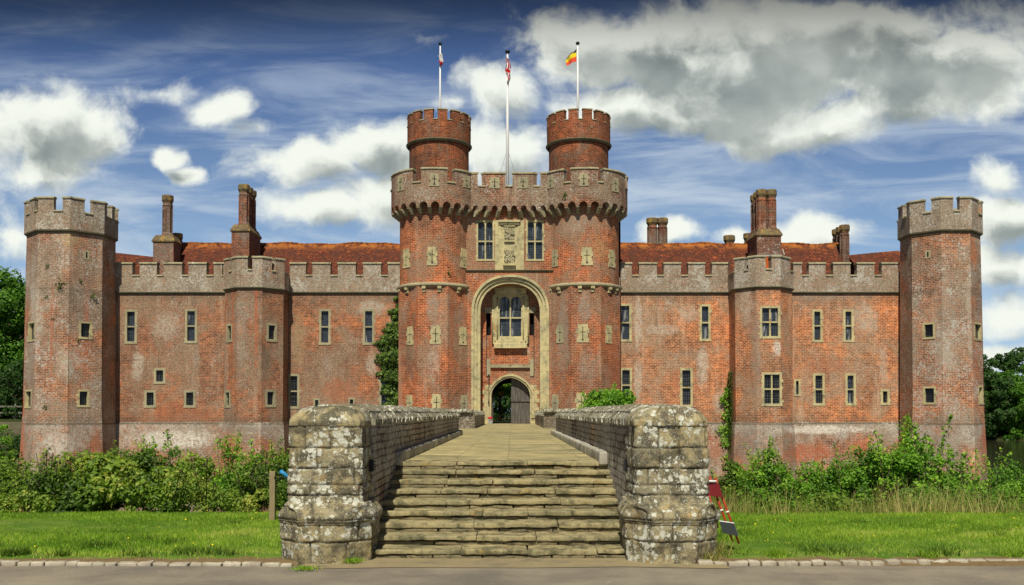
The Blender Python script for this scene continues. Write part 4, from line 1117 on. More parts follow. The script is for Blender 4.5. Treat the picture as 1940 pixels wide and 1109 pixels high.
# ================================================================== GATEHOUSE
GH = empty('gatehouse', (-.1, 60, -2.4), label='tall red brick gatehouse with twin round towers, machicolated parapet and arched entrance', cat='gatehouse')
def gi(o): o.location = (.1, -60, 2.4); return o
CT = [(xat(825, 60.4), 60.45), (xat(1105, 60.4), 60.45)]
TA = 2.25; TR = 2.28
ZRING = zat(541, 58.2)
ZP0 = zat(414, 59.6); ZARCH = zat(381, 57.7)      # corbel foot / arch crown
ZSPR = zat(390, 57.7)
ZGC = zat(346, 57.7); ZGM = zat(321, 57.7)
PR = 2.83                                        # parapet radius on the towers
YG = 59.35; YP = YG - .52                        # centre wall plane / centre parapet plane
XG = xat(966.5, YG)
towers = []
for ti, (cx, cy) in enumerate(CT):
    mb = MB()
    # octagonal foot, round drum above
    V = octo(cx, cy, TA)
    fs = [Face(V[i], V[(i + 1) % 8]) for i in range(8)]
    for f in fs: panel(mb, f, -3.3, ZRING)
    mb.lathe(cx, cy, [(TR, ZRING), (TR, ZGC - .4)], 48, smooth=False)
    mb.face([(cx + TR * math.sin(2 * PI * k / 24), cy - TR * math.cos(2 * PI * k / 24), ZGC - .4) for k in range(24)])
    tw = gi(mb.build('tower', M['brick_gate'], parent=GH, label=('left' if ti == 0 else 'right') + ' round brick tower flanking the gate'))
    towers.append((tw, fs))
    # ring moulding with small corbels
    rg = MB()
    rg.lathe(cx, cy, [(TR - .1, ZRING - .16), (TR + .12, ZRING - .05), (TR + .2, ZRING + .02), (TR + .2, ZRING + .10), (TR, ZRING + .2)], 48)
    o = gi(rg.build('ring_moulding', M['stone_grey'], parent=GH))
    angs = [-67, -45, -13, 10, 42, 64] if ti == 0 else [-63, -44, -9, 10, 40, 58]
    for a in angs:
        t_ = R(a); c = MB()
        def P(x, y, z, t_=t_): # x across, y outward
            return (cx + (y) * math.sin(t_) + x * math.cos(t_), cy - y * math.cos(t_) + x * math.sin(t_), z)
        r0 = TA - .1
        c.box(-.12, .12, -(TR + .17), -r0, ZRING - .20, ZRING - .055, 0, lambda x, y, z: P(x, -y, z))
        c.box(-.10, .10, -(TR + .08), -r0, ZRING - .40, ZRING - .20, 0, lambda x, y, z: P(x, -y, z))
        c.build('corbel', M['stone_pale'], parent=o)
    # arrow loops (photo columns), three levels
    lv = [((773, 472, 508), (824, 468, 503), (882, 472, 508)), ((777, 619, 654), (825, 617, 652), (877, 620, 654)), ((776, 749, 783), (827, 747, 783), (879, 749, 785))] if ti == 0 else \
         [((1048, 473, 506), (1107, 469, 503), (1156, 474, 507)), ((1061, 615, 650), (1104, 614, 649), (1153, 617, 651)), ((1052, 748, 784), (1101, 745, 783), (1150, 749, 784))]
    for li, row in enumerate(lv):
        for k, (x, y0, y1) in enumerate(row):
            if li == 0:
                # tangent plane on drum
                sx = (x - (825 if ti == 0 else 1105)) / 68.0
                t_ = math.asin(max(-.95, min(.95, sx * .98)))
                c_ = (cx + TR * math.sin(t_), cy - TR * math.cos(t_)); tt = (math.cos(t_), math.sin(t_))
                f = Face((c_[0] - tt[0], c_[1] - tt[1]), (c_[0] + tt[0], c_[1] + tt[1])); u = 1.0
                z1, z0 = zat(y0, c_[1]), zat(y1, c_[1])
            else:
                f = fs[(7, 0, 1)[k]]; u, z1 = f.px(x, y0); z0 = f.px(x, y1)[1]; u = min(max(u, .3), f.L - .3)
            dull = (ti == 1 and k == 0) or (ti == 0 and li == 2 and k == 2)
            loop(f, u, z0, z1, .56 if not (ti == 1 and k == 1) else .64, tw, 'stone_grey' if dull else 'stone_pale')
# --- machicolated parapet
th = .42
def arc_pts(cx, cy, r, a0, a1, n):
    return [((cx + r * math.sin(R(a0 + (a1 - a0) * i / n)), cy - r * math.cos(R(a0 + (a1 - a0) * i / n))),
             (cx + (r - th) * math.sin(R(a0 + (a1 - a0) * i / n)), cy - (r - th) * math.cos(R(a0 + (a1 - a0) * i / n)))) for i in range(n + 1)]
# angles where ring meets the centre parapet plane
(cxl, cyl), (cxr, cyr) = CT
aj = math.degrees(math.acos((cyl - YP) / PR))
pathL = arc_pts(cxl, cyl, PR, -165, aj, 64)
pathR = arc_pts(cxr, cyr, PR, -aj, 165, 64)
path = pathL + [(p[0], (p[0][0], p[0][1] + th)) for p in (pathL[-1],)] [:0] + pathR
S = path_len(path)
mer = []
for xa, xb in [(742, 781.5), (798, 847.5), (862.5, 905), (919, 957.5), (971, 1010.6), (1024, 1068), (1081.5, 1133), (1143.5, 1184.5)]:
    sa, sb = path_s(path, xa, 335), path_s(path, xb, 335)
    if sa is None: sa = path_s(path, xa + 3, 335)
    if sb is None: sb = path_s(path, xb - 3, 335)
    mer.append((sa, sb))
lo, hi = mer[0][0], mer[-1][1]
s_ = lo - .6
while s_ > 1: mer.append((s_ - 1.2, s_)); s_ -= 1.8
s_ = hi + .6
while s_ < S[-1] - 1: mer.append((s_, s_ + 1.2)); s_ += 1.8
mb = MB(); cp = MB()
zb0 = ZARCH + .02
crenellate(mb, cp, path, zb0, ZGC, ZGM, mer)
# arcaded lower edge
def along(s_):
    i = 0
    while i < len(S) - 2 and s_ > S[i + 1]: i += 1
    k = (s_ - S[i]) / max(1e-9, S[i + 1] - S[i])
    o = Vector([path[i][0][j] * (1 - k) + path[i + 1][0][j] * k for j in (0, 1)])
    n = Vector([path[i][1][j] * (1 - k) + path[i + 1][1][j] * k for j in (0, 1)])
    return o, n
sJ1 = S[len(pathL) - 1]; sJ2 = S[len(pathL)]
bays = []
def divide(a, b_, step):
    n = max(1, round((b_ - a) / step)); return [a + (b_ - a) * i / n for i in range(n + 1)]
edges = divide(0, sJ1, .715) + divide(sJ1, sJ2, .635)[1:] + divide(sJ2, S[-1], .715)[1:]
for a, b_ in zip(edges, edges[1:]):
    w_ = b_ - a; pier = .09
    N = 8
    us = [0, pier] + [pier + (w_ - 2 * pier) * i / N for i in range(1, N)] + [w_ - pier, w_]
    def bz(u):
        if u <= pier - 1e-6 or u >= w_ - pier + 1e-6: return ZSPR - .02
        t_ = (u - w_ / 2) / (w_ / 2 - pier); return ZSPR - .02 + (ZARCH - ZSPR) * math.sqrt(max(0, 1 - t_ * t_))
    for u0, u1 in zip(us, us[1:]):
        z0_, z1_ = bz(u0 if u0 >= pier else 0), bz(u1 if u1 <= w_ - pier else w_)
        if u0 < pier: z0_ = z1_ = ZSPR - .02
        if u1 > w_ - pier + 1e-6: z0_ = z1_ = ZSPR - .02
        (oa, ia), (ob, ib) = along(a + u0), along(a + u1)
        mb.face([(*oa, z0_), (*ob, z1_), (*ob, zb0), (*oa, zb0)], 0, [(a + u0, z0_), (a + u1, z1_), (a + u1, zb0), (a + u0, zb0)])
        mb.face([(*ob, z1_), (*oa, z0_), (*ia, z0_), (*ib, z1_)])
        mb.face([(*ib, z1_), (*ia, z0_), (*ia, zb0), (*ib, zb0)])
par = gi(mb.build('parapet', M['brick_parapet_gate'], parent=GH))
cp.build('coping', M['stone_coping'], parent=par)
# corbels
for e in edges:
    o_, n_ = along(e)
    d = (n_ - o_).normalized(); t_ = Vector((-d.y, d.x)) if False else Vector((d.y, -d.x)) * -1
    reach = PR - TR + .04 if (e <= sJ1 or e >= sJ2) else YG - YP + .04
    if o_.y > 64: continue
    c = MB()
    def P(x, y, z, o_=o_, d=d): 
        q = o_ + d * y + Vector((d.y, -d.x)) * x
        return (q.x, q.y, z)
    hh = ZSPR - ZP0
    for k in range(3):      # three oversailing rounded stones
        z1 = ZSPR - .022 - k * hh / 3; z0 = z1 - hh / 3
        y0 = .02 + k * .17
        prof = [(y0, z1), (y0, z1 - hh / 3 * .45), (y0 + .05, z1 - hh / 3 * .8), (y0 + .15, z0), (reach, z0), (reach, z1)]
        w_ = .10
        L_ = [P(-w_, y, z) for y, z in prof]; R_ = [P(w_, y, z) for y, z in prof]
        c.face(L_); c.face(list(reversed(R_)))
        for i in range(len(prof)):
            j_ = (i + 1) % len(prof); c.face([L_[j_], L_[i], R_[i], R_[j_]])
    c.build('corbel', M['stone_grey'], parent=par)
# walkway floor closes the machicolation above
fl = MB()
for cx, cy in CT: fl.face([(cx + (PR - .1) * math.sin(2 * PI * k / 32), cy - (PR - .1) * math.cos(2 * PI * k / 32), ZGC - .25) for k in range(32)])
fl.face([(cxl, YP + .1, ZGC - .26), (cxr, YP + .1, ZGC - .26), (cxr, 68, ZGC - .26), (cxl, 68, ZGC - .26)])
gi(fl.build('flat_roof', M['lead'], parent=GH))
# loops on merlons
for x, y0, y1 in [(759, 333, 362), (823, 329, 353), (884, 333, 356), (937, 336, 357), (991, 336, 357), (1043, 332, 357), (1106, 328, 353), (1166, 337, 364)]:
    s_ = path_s(path, x, 345)
    if s_ is None: continue
    o_, n_ = along(s_); d = (n_ - o_).normalized(); tt = Vector((-d.y, d.x))
    if tt.x < 0: tt = -tt
    f = Face(o_ - tt, o_ + tt)
    if 900 < x < 1030: f = Face((o_.x - 1, YP), (o_.x + 1, YP))
    loop(f, 1.0, zat(y1, o_.y), zat(y0, o_.y), .50 if abs(x - 970) > 60 else .60, par, 'stone_grey')
# turrets behind the parapet
for ti, (xc, mstart) in enumerate(((832, 2.0), (1096, 3.7))):
    cx = xat(xc, 62, 250); cy = 62.0
    r = 1.95; rp = 2.08
    zs = zat(262, 60.0); zc = zat(227, 60); zm = zat(208, 60)
    mb = MB()
    mb.lathe(cx, cy, [(r, ZGC - .5), (r, zs)], 40)
    mb.face([(cx + r * math.sin(2 * PI * k / 24), cy - r * math.cos(2 * PI * k / 24), zs + .9) for k in range(24)])
    t_ = gi(mb.build('turret', M['brick_turret'], parent=GH, label=('left' if ti == 0 else 'right') + ' round stair turret topped by a flagpole'))
    n = 14
    step = 360 / n
    a0 = -180.0
    pth = []
    for i in range(n * 6 + 1):
        a = R(a0 + 360 * i / (n * 6))
        pth.append(((cx + rp * math.sin(a), cy - rp * math.cos(a)), (cx + (rp - .34) * math.sin(a), cy - (rp - .34) * math.cos(a))))
    SS = path_len(pth)[-1]
    mr = []
    for i in range(-n, n + 1):
        s0 = (mstart + i * step) % 360 - 180
        aa = (mstart + 180 + i * step) / 360 * SS
        mr.append((aa, aa + SS * 17 / 360))
    mr = [(max(0, a), min(SS, b_)) for a, b_ in mr if b_ > 0 and a < SS]
    mb = MB(); cp = MB()
    crenellate(mb, cp, pth, zs, zc, zm, mr, ch=.085, over=.035)
    o = mb.build('parapet', M['brick_turret'], parent=t_); 
    cp.build('coping', M['stone_coping'], parent=t_)
    sb_ = MB(); band(sb_, pth, zs - .16, zs + .05, .06, .10); sb_.build('string_course', M['stone_band'], parent=t_)

# --- centre wall with the great arch
def arch_z(t_, spring, crown, p_=2.25): return spring + (crown - spring) * max(0.0, 1 - abs(t_) ** p_) ** (1 / p_)
zc_o = zat(521, YG); zc_i = zat(537, YG); zsp = zat(592, YG)
hwo = (xat(1040, YG) - xat(893, YG)) / 2; hwi = (xat(1023, YG) - xat(910, YG)) / 2
X0, X1 = cxl + 1.2, cxr - 1.2
fC = Face((X0, YG), (X1, YG))
mb = MB()
ZTOPC = ZGC - .3
zwin_b = zat(520, YG)
WN = [(903, 936, 418, 494), (997, 1030, 418, 494)]
holesC = [fC.rect(*w_) for w_ in WN]
nic = fC.rect(944, 986, 417, 511)
z_sill = zat(519.5, YG)
panel(mb, Face((X0, YG), (X1, YG)), z_sill, ZTOPC, holesC)
N = 40
for i in range(N):
    t0 = -1 + 2 * i / N; t1 = -1 + 2 * (i + 1) / N
    xa, xb = XG + t0 * hwo * .985, XG + t1 * hwo * .985
    mb.face([(xa, YG, arch_z(t0, zsp, zc_o) - .03), (xb, YG, arch_z(t1, zsp, zc_o) - .03), (xb, YG, z_sill), (xa, YG, z_sill)])
mb.face([(X0, YG, -3.3), (XG - hwo * .985, YG, -3.3), (XG - hwo * .985, YG, z_sill), (X0, YG, z_sill)])
mb.face([(XG + hwo * .985, YG, -3.3), (X1, YG, -3.3), (X1, YG, z_sill), (XG + hwo * .985, YG, z_sill)])
mb.face([(XG - hwo, YG, -3.3), (XG + hwo, YG, -3.3), (XG + hwo, YG, .95), (XG - hwo, YG, .95)])
gi(mb.build('front_wall', M['brick_gate'], parent=GH))
# orders of the arch
YB = YG + 1.15
am = MB()
def order(mb, h0, c0, h1, c1, yf, yb, mi=0, zbot=.93, sp=None, p_=2.25, cx=XG, N=36):
    sp = zsp if sp is None else sp
    def curve(h, c): 
        pts = [(cx - h, zbot)]
        for i in range(N + 1):
            th_ = PI - PI * i / N; t_ = math.copysign(abs(math.cos(th_)) ** (1.0), math.cos(th_))
            pts.append((cx + h * t_, arch_z(t_, sp, c, p_)))
        pts.append((cx + h, zbot)); return pts
    A, B_ = curve(h0, c0), curve(h1, c1)
    for (a, b_), (c, d) in zip(zip(A, A[1:]), zip(B_, B_[1:])):
        mb.face([(c[0], yf, c[1]), (d[0], yf, d[1]), (b_[0], yf, b_[1]), (a[0], yf, a[1])], mi)
        mb.face([(c[0], yf, c[1]), (c[0], yb, c[1]), (d[0], yb, d[1]), (d[0], yf, d[1])], mi)
        mb.face([(a[0], yf, a[1]), (b_[0], yf, b_[1]), (b_[0], yf + .25, b_[1]), (a[0], yf + .25, a[1])], mi)
dh = (hwo - hwi); dc = (zc_o - zc_i)
order(am, hwo, zc_o, hwo - dh * .28, zc_o - dc * .28, YG - .10, YG + .06)
order(am, hwo - dh * .28, zc_o - dc * .28, hwo - dh * .62, zc_o - dc * .62, YG + .03, YG + .2)
order(am, hwo - dh * .62, zc_o - dc * .62, hwi, zc_i, YG + .14, YG + .5)
gi(am.build('great_arch', M['stone_pale'], parent=GH))
# recess: brick reveals, vault and back wall
rc_ = MB()
order(rc_, hwi + .001, zc_i + .001, hwi, zc_i, YG + .45, YB)
dW = (xat(1004, YB) - xat(931, YB)) / 2; XD = xat(967.5, YB); zD = zat(716, YB); zDs = zat(748, YB)
slots = [(xat(921.5, YB) - (XG - hwi), xat(930, YB) - (XG - hwi), zat(636, YB), zat(594, YB)), (xat(1003.5, YB) - (XG - hwi), xat(1011.5, YB) - (XG - hwi), zat(636, YB), zat(594, YB))]
fB = Face((XG - hwi, YB), (XG + hwi, YB))
u0 = XD - dW - (XG - hwi); u1 = XD + dW - (XG - hwi)
wrc = fB.rect(943, 991, 558, 641)
slotH = fB.rect(930, 1004, 697.5, 704)
panel(rc_, fB, .93, zc_i + .1, [(u0, u1, .93, zD), wrc, slotH] + [tuple(s) for s in slots])
for i in range(24):
    t0 = -1 + 2 * i / 24; t1 = -1 + 2 * (i + 1) / 24
    rc_.face([(XD + t0 * dW, YB, arch_z(t0, zDs, zD - .001, 1.7)), (XD + t1 * dW, YB, arch_z(t1, zDs, zD - .001, 1.7)), (XD + t1 * dW, YB, zD), (XD + t0 * dW, YB, zD)])
rc_.box(XG - hwi + slotH[0] - .01, XG - hwi + slotH[1] + .01, YB + .10, YB + .2, slotH[2] - .02, slotH[3] + .02, 0)
# void behind slots
rc_.box(XG - hwi, XG + hwi, YB + .44, YB + .5, zD + .3, zc_i, 1)
gi(rc_.build('recess_wall', [M['brick_gate'], M['void']], parent=GH))
# door arch
da = MB()
order(da, dW + .26, zD + .24, dW + .12, zD + .11, YB - .10, YB, zbot=.93, sp=zDs, p_=1.7, cx=XD)
order(da, dW + .12, zD + .11, dW, zD, YB - .03, YB + .45, zbot=.93, sp=zDs, p_=1.7, cx=XD)
for sgn in (-1, 1):
    for i in range(10):
        e = .44 + (.12 if i % 2 else 0) + random.uniform(-.03, .05); z0 = .95 + i * .27
        if z0 + .27 > zDs + .35: break
        xa, xb = sorted((XD + sgn * (dW + .255), XD + sgn * (dW + e)))
        da.box(xa, xb, YB - .035, YB + .02, z0, z0 + .262)
    xa, xb = sorted((XD + sgn * (dW + .05), XD + sgn * (dW + .42)))
    if True: da.box(xa, xb, YB - .02, YB + .01, zDs + .32, zDs + .62)
gi(da.build('door_arch', M['stone_pale'], parent=GH))
# drawbridge recess trims
tr = MB()
for xx in (921.5, 1011.8):
    X_, _ = at(xx, 660, YB); tr.box(X_ - .02, X_ + .02, YB - .005, YB + .01, zD, zat(594, YB), 1)  # thin dark strip paints a shaded groove on the wall
X_a, X_b = xat(929, YB), xat(1004, YB)
tr.box(X_a, X_b, YB - .10, YB + .02, zat(697, YB), zat(691, YB), 0)
for (xa, xb) in ((921.5, 929.5), (1003.5, 1011.5)):
    tr.box(xat(xa, YB) + .02, xat(xb, YB) - .02, YB - .06, YB + .02, zat(713, YB), zat(681, YB), 0)
for (xa, xb) in ((918, 935), (998, 1014.5)):
    tr.box(xat(xa, YB), xat(xb, YB), YB - .08, YB + .02, zat(593.5, YB), zat(583, YB), 0)
gi(tr.build('drawbridge_frame', [M['stone_grey'], M['slot_shade']], parent=GH))
# big stone window in the recess
bw = MB()
P = lambda x, y, z: (x, y, z)
def bb(x0, x1, y0, y1, d0, d1=0.02):
    bw.box(xat(x0, YB), xat(x1, YB), YB - d0, YB + d1, zat(y1, YB), zat(y0, YB))
bb(932, 943.5, 563, 652, .10); bb(990.5, 1002, 563, 652, .10); bb(937, 997, 546, 558.5, .12)
bb(935, 943.3, 558.6, 562.9, .09); bb(990.8, 999, 558.6, 562.9, .09)
bb(943.6, 990.4, 641, 646, .14); bb(939, 995, 646.1, 652, .22); bb(936, 998, 652.1, 660, .30, .0)
bb(946, 988, 541, 545.9, .07)
for xj in (933.2, 942.2, 991.4, 1000.8): bw.tube([(xat(xj, YB), YB - .11, zat(652, YB)), (xat(xj, YB), YB - .11, zat(564, YB))], .045, 8)
for yj, dj in ((652, .235), (646, .155), (660, .31)): bw.tube([(xat(937, YB), YB - dj, zat(yj, YB)), (xat(997, YB), YB - dj, zat(yj, YB))], .03, 8)
bw.tube([(xat(937, YB), YB - .13, zat(558.5, YB)), (xat(997, YB), YB - .13, zat(558.5, YB))], .04, 8)
gi(bw.build('window_surround', M['stone_pale'], parent=GH))
gi(window(fB, wrc, GH, 2, 2, .12, 'glass', arched='cusp', trans=.46))
for h in holesC: gi(window(fC, h, GH, 2, 2, .09, 'glass', arched=True, trans=.48))
# carved niche panel
nb = MB()
nu0, nu1, nz0, nz1 = nic
def nbx(x0, x1, y0, y1, d0, d1, mi=0): nb.box(xat(x0, YG), xat(x1, YG), YG - d0, YG - d1, zat(y1, YG), zat(y0, YG), mi)
nbx(938, 944, 418, 512, .10, -.02); nbx(986, 993, 418, 512, .10, -.02)
nbx(944.05, 949, 419, 511.8, .06, -.02); nbx(981, 985.95, 419, 511.8, .06, -.02)
nbx(944.05, 985.95, 418, 422, .22, -.02); nbx(946, 984, 422.1, 426, .14, -.02)
nbx(949.1, 980.9, 426.1, 511.5, .02, -.02)
nbx(955, 975, 456, 459, .14, .02); nbx(953, 977, 500, 504, .20, .02)
nbx(955, 975, 428, 430, .10, .02)
sc_ = gi(nb.build('carved_panel', M['stone_pale'], parent=GH))
random.seed(3)
for (xa, xb, ya, yb, n_) in ((957, 973, 432, 455, 60), (956, 975, 473, 500, 80)):
    cv_ = MB()
    for _ in range(n_):
        x, y = random.uniform(xa, xb), random.uniform(ya, yb)
        X_, Z_ = at(x, y, YG - .08); r = random.uniform(.03, .075)
        cv_.rock((X_, YG - .05, Z_), (r * 2, .16, r * 2.4), r * .93, .012, .02, freq=14)
    cv_.build('carving', M['stone_grey'], parent=sc_)
sb_ = MB(); p2 = [((X0, YG), (X0, YG + .3)), ((X1, YG), (X1, YG + .3))]
band(sb_, p2, zat(516, YG), zat(511, YG), .08, .14); gi(sb_.build('string_course', M['stone_band'], parent=GH))
# mass behind: passage and side walls
ps = MB()
xa, xb = XD - dW - .35, XD + dW + .35
ps.box(xa - .4, xa, YB + .51, 67.5, .5, 5.0); ps.box(xb, xb + .4, YB + .51, 67.5, .5, 5.0)
ps.face([(xa, YB + .5, 4.6), (xb, YB + .5, 4.6), (xb, 67.5, 4.6), (xa, 67.5, 4.6)])
N = 20; Yk = 67.5; hk = dW * .98
xk = XD - .1
for i in range(N):
    t0 = -1 + 2 * i / N; t1 = -1 + 2 * (i + 1) / N
    ps.face([(xk + t0 * hk, Yk, arch_z(t0, 2.3, 3.75, 2.2)), (xk + t1 * hk, Yk, arch_z(t1, 2.3, 3.75, 2.2)), (xk + t1 * hk, Yk, 4.8), (xk + t0 * hk, Yk, 4.8)])
ps.box(xa, xk - hk, Yk, Yk + .4, .9, 4.8); ps.box(xk + hk, xb, Yk, Yk + .4, .9, 4.8)
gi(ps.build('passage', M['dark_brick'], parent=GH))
bk = MB()
bk.box(-7, xa - .41, 67.6, 68, .9, ZTOPC); bk.box(xb + .41, 7, 67.6, 68, .9, ZTOPC); bk.box(xa - .41, xb + .41, 67.6, 68, 4.8, ZTOPC)
bk.face([(-7, 61, -3), (-7, 68, -3), (-7, 68, ZTOPC), (-7, 61, ZTOPC)]); bk.face([(7, 68, -3), (7, 61, -3), (7, 61, ZTOPC), (7, 68, ZTOPC)])
gi(bk.build('rear_wall', M['brick_gate'], parent=GH))
# door leaves
dl = MB(); Yd = YB + .38
xm = XD + .02
nP = 4
for i in range(nP):
    x0 = xm + (XD + dW - xm) * i / nP + .006; x1 = xm + (XD + dW - xm) * (i + 1) / nP - .006
    t0, t1 = (x0 - XD) / dW, (x1 - XD) / dW
    for (za, zb) in ((.98, None),):
        z1a, z1b = arch_z(t0, zDs, zD, 1.7) + .02, arch_z(min(.999, t1), zDs, zD, 1.7) + .02
        dl.face([(x0, Yd, za), (x1, Yd, za), (x1, Yd, z1b), (x0, Yd, z1a)])
        dl.face([(x0, Yd, za), (x0, Yd, z1a), (x0, Yd + .07, z1a), (x0, Yd + .07, za)]); dl.face([(x1, Yd, z1b), (x1, Yd, za), (x1, Yd + .07, za), (x1, Yd + .07, z1b)])
        dl.face([(x1, Yd + .07, za), (x0, Yd + .07, za), (x0, Yd + .07, z1a), (x1, Yd + .07, z1b)])
    dl.box(x0 + .01, x1 - .01, Yd - .07, Yd - .001, zat(761, YB), zat(757.5, YB))
gi(dl.build('door', M['oak'], parent=GH, label='closed grey oak door leaf'))
d2 = MB(); d2.box(XD - dW + .02, XD - dW + .10, Yd + .05, Yd + 1.25, .98, zDs + .25); gi(d2.build('door', M['oak'], parent=GH, label='oak door leaf folded back into the passage'))
rod = MB(); Xr, _ = at(926, 740, YB - .2)
rod.tube([(Xr, YB - .2, zat(711, YB)), (Xr, YB - .2, zat(757, YB))], .018, 6); rod.tube([(Xr, YB - .2, zat(757, YB)), (Xr, YB - .2, zat(765, YB))], [.03, .05], 6)
rod.box(Xr - .05, Xr + .05, YB - .22, YB - .03, zat(713, YB), zat(710, YB))
gi(rod.build('bell_pull', M['iron'], parent=GH))

# ================================================================== BRIDGE
BX = -.15
BR = empty('bridge', (BX, 13.8, 0), label='stone and brick footbridge with stepped approach leading to the gatehouse door', cat='bridge')
def bi(o): o.location = (-BX, -13.8, 0); return o
DZ = .97
dk = MB()
def dquad(x0, x1, y0, y1, z=DZ):
    dk.face([(x0, y0, z), (x1, y0, z), (x1, y1, z), (x0, y1, z)])
dquad(BX - 1.50, BX + 1.50, 14.25, 30); dquad(-3.4, 3.1, 30, 43); dquad(-1.70, 1.45, 43, YG - .1); dquad(XG - hwi, XG + hwi, YG - .1, YB + .5)
dquad(xa, xb, YB + .5, 69)
bi(dk.build('deck', M['deck'], parent=BR))
# steps
st = empty('steps', (0, 0, 0)); st.parent = BR; bi(st)
Yn = [13.75, 13.45, 13.10, 12.75, 12.40, 12.05, 11.70, 11.33, 10.95]
random.seed(11)
for i, yn in enumerate(Yn):
    z = DZ - .108 * i
    tr_ = MB()
    depth = (Yn[i - 1] - yn + .12) if i else .56
    x = BX - 1.56; xe = BX + 1.56
    while x < xe - .05:
        L_ = random.uniform(.55, 1.35)
        if xe - (x + L_) < .4: L_ = xe - x
        dy = random.uniform(-.012, .012); th_ = random.uniform(.050, .064)
        tr_.rock((x + L_ / 2, yn + depth / 2 + dy, z - th_ / 2 + random.uniform(-.004, .003)), (L_ - .005, depth, th_), .012, .014, .035, freq=5.5, rot=random.uniform(-.004, .004))
        x += L_
    o = tr_.build('tread', M['slab'], parent=st)
    rs = MB(); x = BX - 1.56
    while x < xe - .05:
        L_ = random.uniform(.3, .9); L_ = min(L_, xe - x)
        hh = .05
        rs.rock((x + L_ / 2, yn + .18 + random.uniform(-.02, .012), z - .108 + hh / 2 - .008), (L_ - .012, .30, hh), .014, .014, .05, freq=6)
        x += L_
    rs.box(BX - 1.55, BX + 1.55, yn + .10, yn + depth, -.1, z - .07)
    rs.build('riser', M['riser'], parent=o)
# parapet walls
def bwall(xi, xo, y0, y1, zb, face_sign, coping=True):
    """inner face xi, outer face xo"""
    mb = MB()
    xa, xb = min(xi, xo), max(xi, xo)
    mb.box(xa, xb, y0, y1, zb, 1.53)
    o = bi(mb.build('parapet_wall', M['bridge_brick'], parent=BR))
    if coping:
        c = MB(); y = y0; w_ = xb - xa
        big = y0 < 20
        while y < y1 - .02:
            L_ = random.uniform(.11, .19) if y < 22 else random.uniform(.15, .3)
            L_ = min(L_, y1 - y)
            h_ = .235 + random.uniform(-.02, .03); s_ = .09
            e = random.uniform(-.015, .02)
            prof = [(xa - .035 - e, 1.532), (xa - .04 - e, 1.60), (xa + .06, 1.532 + h_ * .75), (xa + .2, 1.532 + h_), (xb - .2, 1.532 + h_), (xb - .06, 1.532 + h_ * .75), (xb + .04 + e, 1.60), (xb + .035 + e, 1.532)]
            def P(x, z, yy):
                # stones lean: top shifted along the wall
                n_ = noise.noise(Vector((x * 5, yy * 6, z * 5))) * .018
                return (x + n_, yy + (z - 1.532) * .35 - .03 + n_, z + n_ * .5)
            g = .006
            A = [P(x, z, y + g) for x, z in prof]; B_ = [P(x, z, y + L_ - g) for x, z in prof]
            c.face(A); c.face(list(reversed(B_)))
            for i in range(len(prof)):
                j_ = (i + 1) % len(prof); c.face([A[j_], A[i], B_[i], B_[j_]])
            y += L_
        c.box(xa + .03, xb - .03, y0, y1, 1.531, 1.70)
        c.build('coping', M['coping_rough'], parent=o)
        return o
    return o
xiL, xiR = -1.68, 1.385
bwall(xiL, xiL - .82, 11.4, 30, -3.3, 1); bwall(xiR, xiR + .82, 11.4, 30, -3.3, -1)
# refuge and inner walls nearer the gate
bwall(-3.4, -3.9, 30.01, 42.99, -3.3, 1); bwall(3.1, 3.6, 30.01, 42.99, -3.3, -1)
bwall(-1.69, -2.35, 43.2, 59.0, -3.3, 1); bwall(1.43, 2.1, 43.2, 59.0, -3.3, -1)
ew = MB(); ew.box(-3.9, -1.69, 43.0, 43.19, DZ - .3, 1.72); o = bi(ew.build('parapet_wall', M['plinth'], parent=BR))
ew = MB(); ew.box(1.43, 3.6, 43.0, 43.19, DZ - .3, 1.72); o = bi(ew.build('parapet_wall', M['plinth'], parent=BR))
c = MB()
for sx0 in (-3.9, 1.43):
    x = sx0
    while x < sx0 + 2.1:
        L_ = random.uniform(.12, .25); c.rock((x + L_ / 2, 43.1, 1.76 + random.uniform(-.02, .03)), (L_, .5, .16), .04, .04, .08, freq=5); x += L_
bi(c.build('coping', M['coping_rough'], parent=BR))
# body under the deck and white ledges at the wall foot
bd = MB(); bd.box(BX - 1.5, BX + 1.5, 13.9, 30, -3.3, DZ - .004 - .08); bd.box(-3.39, 3.09, 30, 43, -3.3, DZ - .08); bd.box(-1.68, 1.42, 43, 59.2, -3.3, DZ - .08)
bi(bd.build('body', M['bridge_brick'], parent=BR))
for xc in (BX - 1.50, BX + 1.47):
    lg = MB(); y = 13.7
    while y < 30:
        L_ = random.uniform(.5, 1.1); lg.rock((xc, y + L_ / 2, DZ + .05), (.13, L_ - .01, .20), .03, .015, .12, freq=4); y += L_
    bi(lg.build('ledge', M['ledge'], parent=BR))

